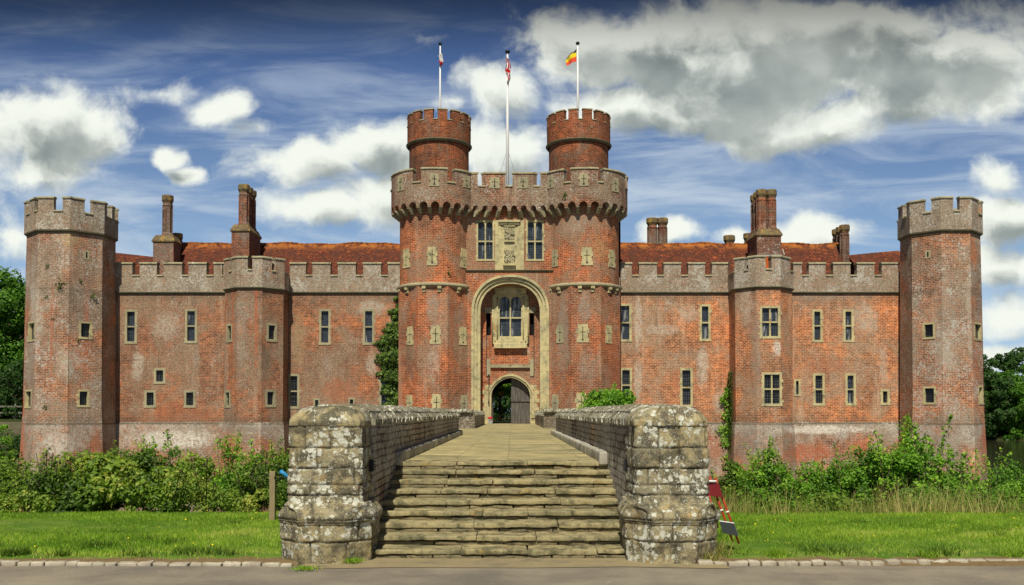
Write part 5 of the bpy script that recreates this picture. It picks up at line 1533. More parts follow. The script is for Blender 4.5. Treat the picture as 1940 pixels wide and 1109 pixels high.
def pier(cx, cb, yfront, label):
    """cx shaft centre, cb base centre"""
    root = empty('pier'); root.parent = BR; bi(root); root['label'] = label
    def skin(name, prof, joints_z, parent, seed, jw=.009, jd=.016, zend=None):
        # prof rows: z, hx, hy, chamfer, cx
        zs_ = []
        for a, b_ in zip(prof, prof[1:]):
            L_ = math.hypot(b_[0] - a[0], b_[1] - a[1]); n = max(1, int(L_ / .0125))
            zs_ += [(a, b_, k / n) for k in range(n)]
        zs_.append((prof[-2], prof[-1], 1.0))
        rows = []
        for a, b_, k in zs_: rows.append([a[i] * (1 - k) + b_[i] * k for i in range(5)])
        cyc = yfront + .415 + .0
        def outline(row, m):
            z, hx, hy, ch, cxx = row
            P = [(-hx + ch, -hy), (hx - ch, -hy), (hx, -hy + ch), (hx, hy - ch), (hx - ch, hy), (-hx + ch, hy), (-hx, hy - ch), (-hx, -hy + ch)]
            pts = []
            for i in range(8):
                a, b_ = P[i], P[(i + 1) % 8]; nn = m[i]
                for k in range(nn): pts.append((a[0] + (b_[0] - a[0]) * k / nn, a[1] + (b_[1] - a[1]) * k / nn))
            return pts
        r0 = max(rows, key=lambda r: r[1])
        m = []
        z, hx, hy, ch, _ = r0
        Ls = [2 * (hx - ch), ch * 1.41, 2 * (hy - ch), ch * 1.41] * 2
        for i, L_ in enumerate(Ls):
            d = .014 if i in (7, 0, 1) else .03
            m.append(max(2, int(L_ / d)))
        rnd = random.Random(seed)
        NS = sum(m)
        # course table
        jz = sorted(joints_z)
        lo = [-9] + jz; hi = jz + [99]
        cum = []
        pr = outline(r0, m); acc = 0
        for i in range(NS):
            cum.append(acc); a, b_ = pr[i], pr[(i + 1) % NS]; acc += math.hypot(b_[0] - a[0], b_[1] - a[1])
        per = acc
        vj = []; tone = []
        for _ in lo:
            s_ = rnd.uniform(.02, .3); js = []
            while s_ < per: js.append(s_); s_ += rnd.uniform(.22, .55)
            vj.append(js)
            tone.append([rnd.uniform(-.008, .010) for _ in js] + [0])
        verts = []; jt = []
        for row in rows:
            z = row[0]
            ci = next(k for k in range(len(lo)) if lo[k] <= z < hi[k])
            dzj = min([abs(z - q - .008 * math.sin(17 * q)) for q in jz] + [9])
            for i, (px_, py_) in enumerate(outline(row, m)):
                s_ = cum[i]
                w0 = Vector((row[4] + px_, cyc + py_, z))
                wob = noise.noise(w0 * 9) * .008
                dj = min([abs(s_ - q + wob) for q in vj[ci]] + [9]); dd = min(dj, min([abs(z - q + wob * 1.2) for q in jz] + [9]))
                bi_ = sum(1 for q in vj[ci] if q < s_)
                g = math.exp(-(dd / jw) ** 2) * jd
                round_ = .006 * math.exp(-dd / .012)
                n_ = noise.noise(w0 * 5.5) * .014 + noise.noise(w0 * 15) * .008 + noise.noise(w0 * 40) * .004 + noise.noise(w0 * 85) * .002
                d = tone[ci][min(bi_, len(tone[ci]) - 1)] + n_ - g - round_
                nv = Vector((px_ / row[1] ** 2 * abs(px_ / row[1]) ** 3, py_ / row[2] ** 2 * abs(py_ / row[2]) ** 3, 0))
                if nv.length > 1e-9: nv.normalize()
                jt.append(math.exp(-(dd / .010) ** 2) * min(1, max(.2, .7 + 1.4 * noise.noise(w0 * 6)))); verts.append((w0.x + nv.x * d, w0.y + nv.y * d, z + (n_ * .6 if row[1] < .40 and z > 1.7 else 0)))
        faces = []
        for j in range(len(rows) - 1):
            for i in range(NS):
                k = (i + 1) % NS
                faces.append((j * NS + i, j * NS + k, (j + 1) * NS + k, (j + 1) * NS + i))
        faces.append(tuple(range((len(rows) - 1) * NS, len(rows) * NS)))
        me = bpy.data.meshes.new(name); me.from_pydata(verts, [], faces)
        me.uv_layers.new(name='UVMap')
        ja = me.attributes.new('joint', 'FLOAT', 'POINT'); ja.data.foreach_set('value', jt)
        me.materials.append(M['pier'])
        for p_ in me.polygons: p_.use_smooth = len(p_.vertices) == 4
        o = bpy.data.objects.new(name, me); put(o, parent=parent)
        return o
    s0 = int(cx * 100)
    skin('base', [(-.15, .50, .54, .27, cb), (.02, .50, .54, .27, cb), (.245, .52, .565, .27, cb), (.435, .52, .565, .27, cb), (.45, .54, .59, .29, cb), (.475, .55, .60, .29, cb), (.49, .537, .585, .29, cb),
                  (.50, .55, .60, .29, cb), (.535, .55, .60, .29, cb), (.565, .53, .575, .26, cb), (.60, .50, .53, .19, (cb + cx) / 2), (.625, .475, .475, .10, cx), (.635, .465, .465, .07, cx), (.655, .465, .465, .06, cx), (.668, .45, .45, .05, cx), (.672, .3, .3, .03, cx)], [.245, .46], root, s0, jd=.018)
    skin('shaft', [(.66, .435, .435, .035, cx), (.70, .425, .425, .035, cx), (1.525, .412, .412, .03, cx), (1.53, .3, .3, .03, cx)], [.755, .87, 1.055, 1.285], root, s0 + 1)
    skin('cap', [(1.522, .412, .412, .035, cx), (1.53, .425, .425, .04, cx), (1.585, .425, .425, .05, cx), (1.64, .40, .40, .07, cx), (1.69, .355, .355, .08, cx), (1.73, .30, .30, .09, cx), (1.75, .24, .24, .08, cx), (1.752, .1, .1, .03, cx), (1.752, .02, .02, .005, cx)], [], root, s0 + 2)
    return root
pier(-2.10, -2.105, 10.68, 'left lichen covered stone pier at the foot of the bridge')
pier(1.79, 1.80, 10.68, 'right lichen covered stone pier at the foot of the bridge')

# ================================================================== SMALL THINGS
# flagpoles and flags
def flagpole(x, ytop, ybase, Y, zfoot, r, label, stay=True):
    X_, zt = at(x, ytop, Y)
    root = empty('flagpole', (X_, Y, zfoot), label=label, cat='flagpole', group='white flagpoles on the gatehouse')
    mb = MB(); H = zt - zfoot
    mb.tube([(0, 0, 0), (0, 0, H * .5), (0, 0, H)], [r, r * .9, r * .55], 10); mb.build('pole', M['white_paint'], parent=root)
    mb = MB(); mb.lathe(0, 0, [(0, H - .02), (r * 1.3, H + .02), (r * 1.6, H + .1), (r * 1.2, H + .17), (0, H + .2)], 10, smooth=True); mb.build('finial', M['iron'], parent=root)
    if stay:
        mb = MB()
        for sg in (-1, 1): mb.tube([(sg * .02, 0, H * .36), (sg * 1.0, .1, .4)], .008, 4)
        mb.build('stay', M['iron'], parent=root)
    return X_, zt
def cloth(name, cols, rows_, fn, label, x, Y, group=None):
    """grid cloth; fn(i/nu, j/nv)->point; cols(u,v)->material idx"""
    nu, nv = rows_
    mb = MB()
    for i in range(nu):
        for j in range(nv):
            q = [fn(i / nu, j / nv), fn((i + 1) / nu, j / nv), fn((i + 1) / nu, (j + 1) / nv), fn(i / nu, (j + 1) / nv)]
            mb.face(q, cols((i + .5) / nu, (j + .5) / nv), smooth=True)
    return mb
Xp, zt = flagpole(834, 86, 205, 62.0, zat(255, 60), .075, 'white flagpole on the left turret, carrying a limp white and red flag')
def limp(xc, y0, y1, Y, wpx, seed, n=5):
    rnd = random.Random(seed)
    def fn(u, v):
        y = y0 + (y1 - y0) * v
        X_, Z_ = at(xc, y, Y)
        env = (0.35 + .65 * math.sin(PI * min(1, v * 1.15)) ** .6) * wpx / 29.
        fold = math.sin(u * PI * n + seed + v * 3.5)
        return (X_ + .06 + (u - .5) * env * .9 + .03 * math.sin(v * 13 + seed), Y - .12 + .16 * fold * (0.3 + v * .7), Z_ - .15 * u)
    return fn
mb = cloth('flag', lambda u, v: 1 if v > .62 and v < .95 else 0, (14, 18), limp(834, 100, 126, 62, 9, 1), '', 0, 0)
mb.build('flag', [M['fwhite'], M['fred']], label='limp white flag with a red lower part on the left turret pole', cat='flag', group='flags flying over the gatehouse')
Xp, zt = flagpole(961.5, 101, 348, 62.5, ZGC - .3, .11, 'tallest white flagpole, between the two turrets')
def uc(u, v):
    a, b_ = v, u
    if abs(b_ - .5) < .1 or abs(a - .5) < .07: return 1
    if abs(b_ - .5) < .17 or abs(a - .5) < .12: return 0
    d = min(abs(a - b_), abs(a - (1 - b_)))
    if d < .05: return 1
    if d < .13: return 0
    return 2
mb = cloth('flag', uc, (20, 28), limp(961, 110, 157, 62.5, 11, 4, 4), '', 0, 0)
mb.build('flag', [M['fwhite'], M['fred'], M['fblue']], label='limp red, white and blue flag on the central pole', cat='flag', group='flags flying over the gatehouse')
Xp, zt = flagpole(1094.5, 85, 210, 62.0, zat(255, 60), .085, 'white flagpole on the right turret, carrying a black, yellow and red flag')
def fly(u, v):
    # hoist at the pole, fly end drooping to the left
    X_, Z_ = at(1094, 92, 62)
    return (X_ - .06 - u * .72 * (1 - .15 * v) - .08 * v * u + .02 * math.sin(u * 9), 62 + .10 * math.sin(u * 8 + v * 2), Z_ - v * .85 - u * .68 * (1.0 - .55 * v))
mb = cloth('flag', lambda u, v: 0 if v < .12 + .1 * (u < .25) else (1 if v < .56 else 2), (14, 18), fly, '', 0, 0)
mb.build('flag', [M['fblack'], M['fyellow'], M['forange']], label='black, yellow and red flag flying from the right turret pole', cat='flag', group='flags flying over the gatehouse')

# wooden post and blue handle beside the left pier
X_, Z_ = at(517, 893, 14.2)
r_ = empty('wooden_post', (X_, 14.2, 0), label='square weathered wooden post standing in the grass left of the left pier', cat='post')
mb = MB(); mb.rock((0, 0, Z_ / 2 - .1), (.085, .085, Z_ + .2), .008, .004, .06, freq=8); mb.build('post', M['postwood'], parent=r_)
mb = MB(); mb.tube([(.03, -.05, Z_ - .09), (.12, -.05, Z_ - .10), (.22, 0, Z_ - .10)], .008, 6); mb.build('wire_bracket', M['iron'], parent=r_)
r_ = empty('blue_pump_handle', (X_ + .2, 14.2, Z_ - .1), label='blue metal pump handle showing between the wooden post and the left pier', cat='pump handle')
mb = MB(); mb.tube([(-.09, 0, .10), (-.03, 0, .06), (.10, .02, -.05), (.30, .06, -.14), (.42, .1, -.20)], [.035, .03, .024, .022, .022], 8); mb.build('lever', M['blue_metal'], parent=r_)
mb = MB(); mb.lathe(.42, .1, [(.05, -.8), (.05, -.14), (.0, -.12)], 10); mb.build('standpipe', M['iron'], parent=r_)

# red legged folding signs beside the right pier
r_ = empty('sign_frame', (2.55, 11.5, 0), label='folded red legged sign frame with maroon and grey boards beside the right pier', cat='sign frame')
Ys = 11.3
def S3(x, y, dy=0.0): X_, Z_ = at(x, y, Ys + dy); return (X_ - 2.55, Ys + dy - 11.5, Z_)
for (a, b_) in (((1344, 903), (1388, 1026)), ((1355, 905), (1400, 1030))):
    mb = MB(); mb.tube([S3(a[0], a[1], .05), S3(b_[0], b_[1], -.05)], .013, 8)
    m_ = S3((a[0] + b_[0]) / 2, (a[1] + b_[1]) / 2 + 3); mb.tube([(m_[0] - .018, m_[1] - .02, m_[2]), (m_[0] + .018, m_[1] - .02, m_[2] + .01)], .011, 6, 1)
    mb.build('leg', [M['red'], M['white_paint']], parent=r_)
mb = MB(); mb.tube([S3(1341, 930, .25), S3(1360, 1000, .30)], .013, 8); mb.build('rear_leg', M['red'], parent=r_)
def board(p4, th_, name, mat, edge):
    mb = MB(); q = [S3(*p) for p in p4]
    back = [(p[0] + .012, p[1] + th_, p[2] + .004) for p in q]
    mb.face([q[3], q[2], q[1], q[0]], 0); mb.face(back, 0)
    for i in range(4):
        j_ = (i + 1) % 4; mb.face([q[i], q[j_], back[j_], back[i]], 1)
    mb.build(name, [M[mat], M[edge]], parent=r_)
board([(1338, 914, -.02), (1362, 917, -.02), (1370, 943, -.04), (1341, 939, -.04)], .05, 'upper_board', 'maroon', 'greyboard')
board([(1363, 988, -.10), (1391, 992, -.10), (1399, 1016, -.12), (1369, 1010, -.12)], .06, 'lower_board', 'greyboard', 'white_paint')
mb = MB(); q = S3(1350, 914, -.03); mb.rock((q[0], q[1], q[2] + .012), (.09, .03, .018), .008, .008, .03); mb.build('cloth_strip', M['white_paint'], parent=r_)

# louvred lights on the inner faces of the bridge walls
for sx_, x, lab in ((1, 701, 'small black louvred light on the left bridge wall'), (-1, 1190, 'small black louvred light on the right bridge wall')):
    Xw = xiL if sx_ > 0 else xiR
    Yl = Xw / ((x - 970) / F)
    Z_ = zat(882, Yl)
    r_ = empty('wall_light', (Xw, Yl, Z_), label=lab, cat='wall light', group='louvred step lights')
    mb = MB(); mb.box(*sorted((0, sx_ * .045)), -.04, .04, -.07, .07); mb.build('housing', M['iron'], parent=r_)
    mb = MB()
    for k in range(4): mb.box(*sorted((sx_ * .046, sx_ * .065)), -.034, .034, -.054 + k * .030, -.040 + k * .030)
    mb.build('louvre', M['greyboard'], parent=r_)

# white pots at the door
for x, lab, fl_ in ((929, 'white stone pot of red flowers left of the door', 1), (1009.5, 'white stone pot with faded plants right of the door', 0)):
    X_, _ = at(x, 797, YB - .5); r_ = empty('flower_pot', (X_, YB - .5, DZ), label=lab, cat='flower pot', group='pots either side of the door')
    mb = MB(); mb.lathe(0, 0, [(.0, 0), (.16, 0), (.17, .05), (.19, .22), (.215, .24), (.215, .28), (.18, .28), (.17, .24), (0, .24)], 4, a0=PI / 4, a1=PI / 4 + 2 * PI)
    mb.build('pot', M['stone_pale'] if not fl_ else M['lead'], parent=r_)
    mb = MB(); random.seed(5 + fl_)
    for _ in range(26):
        a = random.uniform(0, 2 * PI); rr_ = random.uniform(0, .17)
        mb.rock((rr_ * math.cos(a), rr_ * math.sin(a), .29 + random.uniform(0, .14 if fl_ else .06)), (.07, .07, .05), .02, .02, .05)
    mb.build('flowers', M['flower'] if fl_ else M['bark'], parent=r_)

# black railing and boards in the courtyard beyond the passage
r_ = empty('iron_barrier', (XD - .8, 69.5, DZ), label='black iron barrier with pale discs across the far end of the gate passage', cat='barrier')
mb = MB()
for i in range(8): mb.box(-1 + i * .25, -.97 + i * .25, -.02, .02, 0, 1.15)
for z in (.35, .75, 1.12): mb.box(-1.05, .85, -.015, .015, z, z + .03)
mb.build('rail', M['iron'], parent=r_)
for i in range(4):
    mb = MB(); mb.lathe(0, 0, [(.0, 0), (.11, 0), (.11, .03), (0, .03)], 12); o = mb.build('disc', M['greyboard'], parent=r_); o.location = (-.85 + i * .42, -.05, .92); o.rotation_euler = (PI / 2, 0, 0)
for i in range(3):
    mb = MB(); mb.box(-.15, .15, -.02, .02, -.05, .05); o = mb.build('yellow_plate', M['yellow'], parent=r_); o.location = (-.55 + i * .55, -.06, .2)
Xs, Zs_ = at(949, 746, 72); r_ = empty('yellow_sign', (Xs, 72, DZ), label='small yellow sign on a thin post seen through the gate', cat='sign')
mb = MB(); mb.box(-.2, .2, -.02, .02, Zs_ - DZ - .15, Zs_ - DZ + .15); mb.build('panel', M['yellow'], parent=r_)
mb = MB(); mb.tube([(0, .04, 0), (0, .04, Zs_ - DZ + .1)], .025, 6); mb.build('post', M['iron'], parent=r_)

# fence on the far left bank
r_ = empty('fence', (-41, 76, 1.15), label='grey two rail wooden fence on the bank behind the left corner tower', cat='fence')
for i in range(7):
    mb = MB(); mb.box(-.07, .07, -.07, .07, -.4, 1.25); o = mb.build('post', M['fence_wood'], parent=r_); o.location = (-7.5 + i * 2.2, 0, 0)
for z in (.45, .95):
    mb = MB(); mb.box(-8, 6.5, -.12, -.075, z, z + .13); mb.build('rail', M['fence_wood'], parent=r_)
mb = MB(); mb.box(-50, -33.5, 74.5, 75, -3.2, .95)
mb.build('retaining_wall', M['stone_band'], label='low dark mossy retaining wall below the wooden fence on the far left', cat='wall')

# ================================================================== VEGETATION
def leaf_mesh(name, P, N_, size, mat, tint, aspect=1.7, **kw):
    """P (n,3) positions, N_ (n,3) leaf normals; rhombic leaves"""
    n = len(P)
    nrm = N_ / np.maximum(1e-6, np.linalg.norm(N_, axis=1, keepdims=True))
    r = RNG.normal(size=(n, 3)); u = np.cross(nrm, r); u /= np.maximum(1e-6, np.linalg.norm(u, axis=1, keepdims=True))
    v = np.cross(nrm, u)
    s = (size * RNG.uniform(.6, 1.35, n))[:, None]
    a = P - u * s * .5; b_ = P + u * s * .5
    c = P + v * s * .5 / aspect + nrm * s * .08; d = P - v * s * .5 / aspect + nrm * s * .08
    V = np.stack([a, d, b_, c], 1).reshape(-1, 3)
    me = bpy.data.meshes.new(name)
    me.vertices.add(4 * n); me.vertices.foreach_set('co', V.astype(np.float32).ravel())
    me.loops.add(4 * n); me.loops.foreach_set('vertex_index', np.arange(4 * n, dtype=np.int32))
    me.polygons.add(n); me.polygons.foreach_set('loop_start', np.arange(0, 4 * n, 4, dtype=np.int32))
    me.update(calc_edges=True)
    at_ = me.attributes.new('tint', 'FLOAT', 'POINT'); at_.data.foreach_set('value', np.repeat(np.clip(tint, 0, 1), 4).astype(np.float32))
    me.materials.append(mat)
    o = bpy.data.objects.new(name, me)
    return put(o, **kw)
def clumps(centres, radii, per, flat_=.8):
    """leaves on the outside of small clumps"""
    out = []; nor = []; cid = []
    for i, (c, r) in enumerate(zip(centres, radii)):
        d = RNG.normal(size=(per, 3)); d /= np.linalg.norm(d, axis=1, keepdims=True)
        rr_ = r * RNG.uniform(.45, 1.08, per) ** .5
        q = d * rr_[:, None]; q[:, 2] *= flat_
        out.append(q + c); nn = d * .8 + RNG.normal(size=(per, 3)) * .55 + np.array([0, -.25, .55]); nor.append(nn); cid.append(np.full(per, i))
    return np.concatenate(out), np.concatenate(nor), np.concatenate(cid)
def tree(name, x, y, z, H, rad, label, mat='leaf_tree', n_cl=220, per=150, leaf=.16, crown0=.25, group=None, cat='tree', seed=1, trunk_r=.3, fl=.75, cl=(.5, 1.0)):
    global RNG
    RNG = np.random.default_rng(seed)
    root = empty(name, (x, y, z), label=label, cat=cat, group=group)
    cz = H * (crown0 + (1 - crown0) * .5); hz = H * (1 - crown0) * .5
    d = RNG.normal(size=(n_cl, 3)); d /= np.linalg.norm(d, axis=1, keepdims=True)
    rr_ = RNG.uniform(.35, 1.0, n_cl) ** .45
    lob = 1 + .22 * np.sin(d[:, 0] * 5 + seed) + .18 * np.sin(d[:, 2] * 6 + seed * 2) + .12 * np.sin(d[:, 1] * 7 + seed)
    C = d * (rr_ * lob)[:, None] * np.array([rad, rad, hz]); C[:, 2] += cz
    rad_c = RNG.uniform(cl[0], cl[1], n_cl) * rad * .24
    P_, N_, cid = clumps(C, rad_c, per, fl)
    tint = RNG.uniform(0, .55, n_cl)[cid] + RNG.uniform(0, .45, len(cid))
    leaf_mesh('crown', P_, N_, leaf, M[mat], tint, parent=root)
    mb = MB()
    mb.tube([(0, 0, -.3), (.05, 0, H * .2), (-.05, .05, H * .45), (.1, 0, H * .8)], [trunk_r * 1.3, trunk_r, trunk_r * .7, trunk_r * .2], 9)
    rnd = random.Random(seed)
    for k in range(9):
        a = rnd.uniform(0, 2 * PI); z0 = H * rnd.uniform(.22, .6); L_ = rad * rnd.uniform(.5, .85)
        mb.tube([(0, 0, z0), (L_ * .5 * math.cos(a), L_ * .5 * math.sin(a), z0 + L_ * .35), (L_ * math.cos(a), L_ * math.sin(a), z0 + L_ * .75)], [trunk_r * .5, trunk_r * .3, trunk_r * .1], 6)
    mb.build('trunk', M['bark'], parent=root)
    return root
# woodland left of the castle
gl_ = 'trees behind the left corner tower'
tree('broadleaf_tree', -44.5, 84, 1.0, 13.0, 5.0, 'tall bright green broadleaf tree closest behind the left corner tower', 'leaf_tree', 300, 170, .30, .08, gl_, seed=21, trunk_r=.4)
tree('broadleaf_tree', -52, 92, 1.0, 13.0, 6.0, 'broad green tree at the far left edge behind the fence', 'leaf_tree', 260, 150, .32, .06, gl_, seed=22, trunk_r=.4)
tree('broadleaf_tree', -37, 92, 1.0, 11.0, 4.4, 'darker green tree half hidden behind the left corner tower', 'leaf_dark', 180, 150, .30, .06, gl_, seed=23)
tree('evergreen_shrub', -41.5, 79, 1.0, 4.6, 3.2, 'dark shrub beneath the trees just beyond the wooden fence', 'leaf_dark', 90, 130, .2, .0, gl_, 'shrub', seed=24, trunk_r=.1)
tree('evergreen_shrub', -46.5, 80, 1.0, 5.0, 3.4, 'dark shrub beyond the left end of the wooden fence', 'leaf_dark', 90, 130, .2, .0, gl_, 'shrub', seed=25, trunk_r=.1)
tree('evergreen_shrub', -36.6, 72.5, -2.6, 3.2, 2.0, 'shaded bush against the retaining wall left of the corner tower', 'leaf_dark', 60, 130, .15, .0, gl_, 'shrub', seed=26, trunk_r=.08)
tree('evergreen_shrub', -39.5, 72, -2.6, 3.4, 2.2, 'leafy bush low on the bank at the far left edge', 'leaf_bright', 60, 130, .15, .0, gl_, 'shrub', seed=27, trunk_r=.08)
tree('broadleaf_tree', -60, 86, .9, 12.0, 5.6, 'green tree continuing the wood past the left edge', 'leaf_tree', 200, 110, .36, .06, gl_, seed=28, trunk_r=.4)
# far bank right of the castle
gr_ = 'trees on the far bank right of the castle'
for i, (x, y, H, r_2, mt, lab) in enumerate([
    (69.5, 140, 10.2, 4.2, 'leaf_dark', 'dark green tree on the far bank nearest the right corner tower'),
    (74.5, 142, 9.8, 4.6, 'leaf_tree', 'mid green rounded tree second along the far bank'),
    (80.5, 140, 10.3, 4.9, 'leaf_tree', 'bright green tree overhanging the water at the right edge'),
    (79.5, 152, 14.0, 3.4, 'leaf_dark', 'tallest dark tree rising behind the far bank at the right edge'),
    (86.5, 143, 11.5, 5.0, 'leaf_dark', 'large dark tree partly cut by the right edge'),
    (66.0, 150, 9.2, 4.0, 'leaf_dark', 'dark tree just showing beside the right corner tower')]):
    tree('broadleaf_tree', x, y, -1.8, H, r_2, lab, mt, 210, 120, .36, -.02, gr_, seed=40 + i, trunk_r=.4)
# courtyard tree
tree('courtyard_tree', XD - 1.0, 84, DZ, 5.6, 2.6, 'sunlit green tree in the courtyard seen through the open door', 'leaf_bright', 260, 150, .16, .34, seed=61, trunk_r=.14)
tree('courtyard_shrub', XD + 1.5, 100, DZ, 5.0, 6.5, 'dark clipped shrub under the courtyard tree', 'leaf_dark', 220, 140, .26, .0, cat='shrub', seed=62, trunk_r=.1)

def bush(name, x, y, z, H, rx, ry, label, mat, n_cl, per, leaf, seed, group=None, shoots=10, cat='bush', crd=.16, stem=True):
    """irregular bush: clumps in a dome with upright leafy shoots poking out"""
    global RNG
    RNG = np.random.default_rng(seed)
    root = empty(name, (x, y, z), label=label, cat=cat, group=group)
    d = RNG.normal(size=(n_cl, 3)); d[:, 2] = np.abs(d[:, 2]) * 1.1 - .15; d /= np.linalg.norm(d, axis=1, keepdims=True)
    rr_ = RNG.uniform(.3, 1.0, n_cl) ** .5
    lob = 1 + .25 * np.sin(d[:, 0] * 6 + seed) * np.cos(d[:, 1] * 5)
    C = d * (rr_ * lob)[:, None] * np.array([rx, ry, H * .86]); C[:, 2] = np.maximum(C[:, 2], .03)
    rc = RNG.uniform(.6, 1.3, n_cl) * crd
    P_, N_, cid = clumps(C, rc, per, .9)
    T = RNG.uniform(0, .5, n_cl)[cid] + RNG.uniform(0, .4, len(cid))
    SP, SN, ST = [], [], []
    mb = MB()
    rnd = random.Random(seed)
    for k in range(shoots):
        a = rnd.uniform(-1, 1); bx, by = a * rx * .85, rnd.uniform(-.6, .6) * ry
        h0 = H * .5 * (1 - a * a * .6); h1 = H * rnd.uniform(.85, 1.22) * (1 - a * a * .25)
        lean = rnd.uniform(-.22, .22) * H
        n_ = int(34 * (h1 - h0) / .5) + 14
        tt = RNG.uniform(0, 1, n_) ** .8
        px_ = bx + lean * tt ** 1.5; pz = h0 + (h1 - h0) * tt
        sp = crd * .62 * (1.05 - tt * .85)
        pp = np.stack([px_, np.full(n_, by), pz], 1) + RNG.normal(size=(n_, 3)) * sp[:, None]
        SP.append(pp); SN.append(RNG.normal(size=(n_, 3)) + [0, -.4, .6]); ST.append(np.clip(rnd.uniform(.3, .7) + RNG.uniform(-.2, .45, n_), 0, 1))
        mb.tube([(bx * .3, by * .3, 0), (bx, by, h0), (bx + lean, by, h1)], [.014, .009, .003], 4)
    if SP:
        P_ = np.concatenate([P_] + SP); N_ = np.concatenate([N_] + SN); T = np.concatenate([T] + ST)
    leaf_mesh('foliage', P_, N_, leaf, M[mat], T, parent=root)
    if not shoots: mb.tube([(0, 0, 0), (0, 0, H * .5)], .03, 5)
    mb.build('stems', M['bark'], parent=root)
    return root

# bramble hedge along the bank on the left
RNG = np.random.default_rng(5)
n_cl = 620
hx = RNG.uniform(-11.5, -2.75, n_cl)
top = .84 + .18 * np.sin(hx * 1.7) + .12 * np.sin(hx * 4.1 + 1) + .06 * np.sin(hx * 9)
hy = RNG.uniform(15.3, 17.4, n_cl)
hz = RNG.uniform(0, 1, n_cl) ** .75 * top * (1 - ((hy - 16.4) / 1.9) ** 2 * .35) + (hy < 15.7) * -.1
front = np.clip((hy - 15.3) / .5, 0, 1); hz = np.minimum(hz, top * (.35 + .65 * front))
hv = np.sin(hx * 3.1 + hz * 7) * np.sin(hz * 9 - hx * 2.1 + 1) + RNG.uniform(-.5, .5, n_cl)
hy = np.where((hv < -.25) & (hy < 16.3), hy + .75, hy)
P_, N_, cid = clumps(np.stack([hx, hy, hz - .05], 1), RNG.uniform(.10, .26, n_cl), 130, .9)
T = RNG.uniform(-.1, .40, n_cl)[cid] + (.20 + .24 * np.sin(hx * 2.3 + hy * 3) * np.sin(hx * .9 + 2))[cid] + RNG.uniform(-.05, .45, len(cid))
hedge = empty('bramble_hedge', (-7, 16.2, 0), label='long tangled bramble hedge along the moat bank on the left', cat='hedge')
lsz = np.where(np.sin(hx * 1.3 + 4) + RNG.uniform(-.6, .6, n_cl) > .3, .085, .055)[cid]
lm = leaf_mesh('foliage', P_ - np.array([-7, 16.2, 0]), N_, lsz, M['leaf_hedge'], T, parent=hedge)
mb = MB(); random.seed(8)
for k in range(60):
    x = random.uniform(-11, -3); y = random.uniform(15.3, 16.6); h = random.uniform(.5, 1.05); dx = random.uniform(-.5, .5)
    mb.tube([(x + 7, y - 16.2, 0), (x + 7 + dx * .5, y - 16.3, h), (x + 7 + dx, y - 16.6, h * .8)], [.008, .006, .003], 4)
mb.build('stems', M['bark'], parent=hedge)
gb = 'shrubs along the moat bank'
for i, (px_, ytop, Y, rx, mt, lab, sh) in enumerate([
    (235, 845, 17.3, .55, 'leaf_hedge', 'bushy sapling rising from the hedge below the left corner tower', 8),
    (325, 838, 17.2, .75, 'leaf_bright', 'spreading willowy shrub standing over the middle of the left hedge', 14),
    (455, 832, 17.0, .50, 'leaf_bright', 'pointed young tree over the right part of the left hedge', 6),
    (530, 852, 16.6, .34, 'leaf_hedge', 'leafy shrub squeezed between the hedge and the left pier', 8),
    (95, 868, 16.9, .6, 'leaf_hedge', 'low bright shrub over the hedge near the left edge', 8)]):
    X_, Zt = at(px_, ytop, Y)
    bush('shrub', X_, Y, .1, Zt - .05, rx, .5, lab, mt, 46, 90, .055, 70 + i, gb, sh)
for i, (px_, ytop, ybot, Y, rx, mt, lab, sh) in enumerate([
    (1460, 850, 975, 18.0, .62, 'leaf_bright', 'rounded dark green bush nearest the right pier', 10),
    (1400, 880, 960, 19.0, .55, 'leaf_hedge', 'low bush below the ivy on the right range', 6),
    (1555, 880, 950, 19.0, .50, 'leaf_bright', 'low bush under the pair of windows on the right', 7),
    (1640, 835, 965, 18.6, .75, 'leaf_bright', 'tall pointed bush left of the right corner tower', 12),
    (1722, 808, 985, 18.0, .85, 'leaf_bright', 'tallest spreading bush in front of the right corner tower', 16),
    (1810, 870, 975, 18.2, .75, 'leaf_bright', 'leafy bush at the foot of the right corner tower', 10),
    (1915, 868, 970, 18.6, .75, 'leaf_bright', 'bright green bush cut by the right edge', 12),
    (1580, 935, 995, 16.4, .55, 'leaf_hedge', 'low ground hugging bush among dry grass', 4),
    (1760, 925, 995, 16.6, .70, 'leaf_bright', 'low leafy bush in front of the tallest one', 6)]):
    X_, Zt = at(px_, ytop, Y); _, Zb = at(px_, ybot + 25, Y)
    bush('shrub', X_, Y, Zb, Zt - Zb, rx * 1.12, .55, lab, mt, 190, 100, (.052, .07, .06)[i % 3], 90 + i, gb, sh)
bush('overhanging_shrub', at(1150, 760, 21.5)[0] + .05, 21.6, 1.52, at(1150, 737, 21.5)[1] - 1.52, .62, .9, 'round leafy green shrub spilling over the right bridge wall', 'leaf_bright', 150, 110, .07, 130, None, 5)

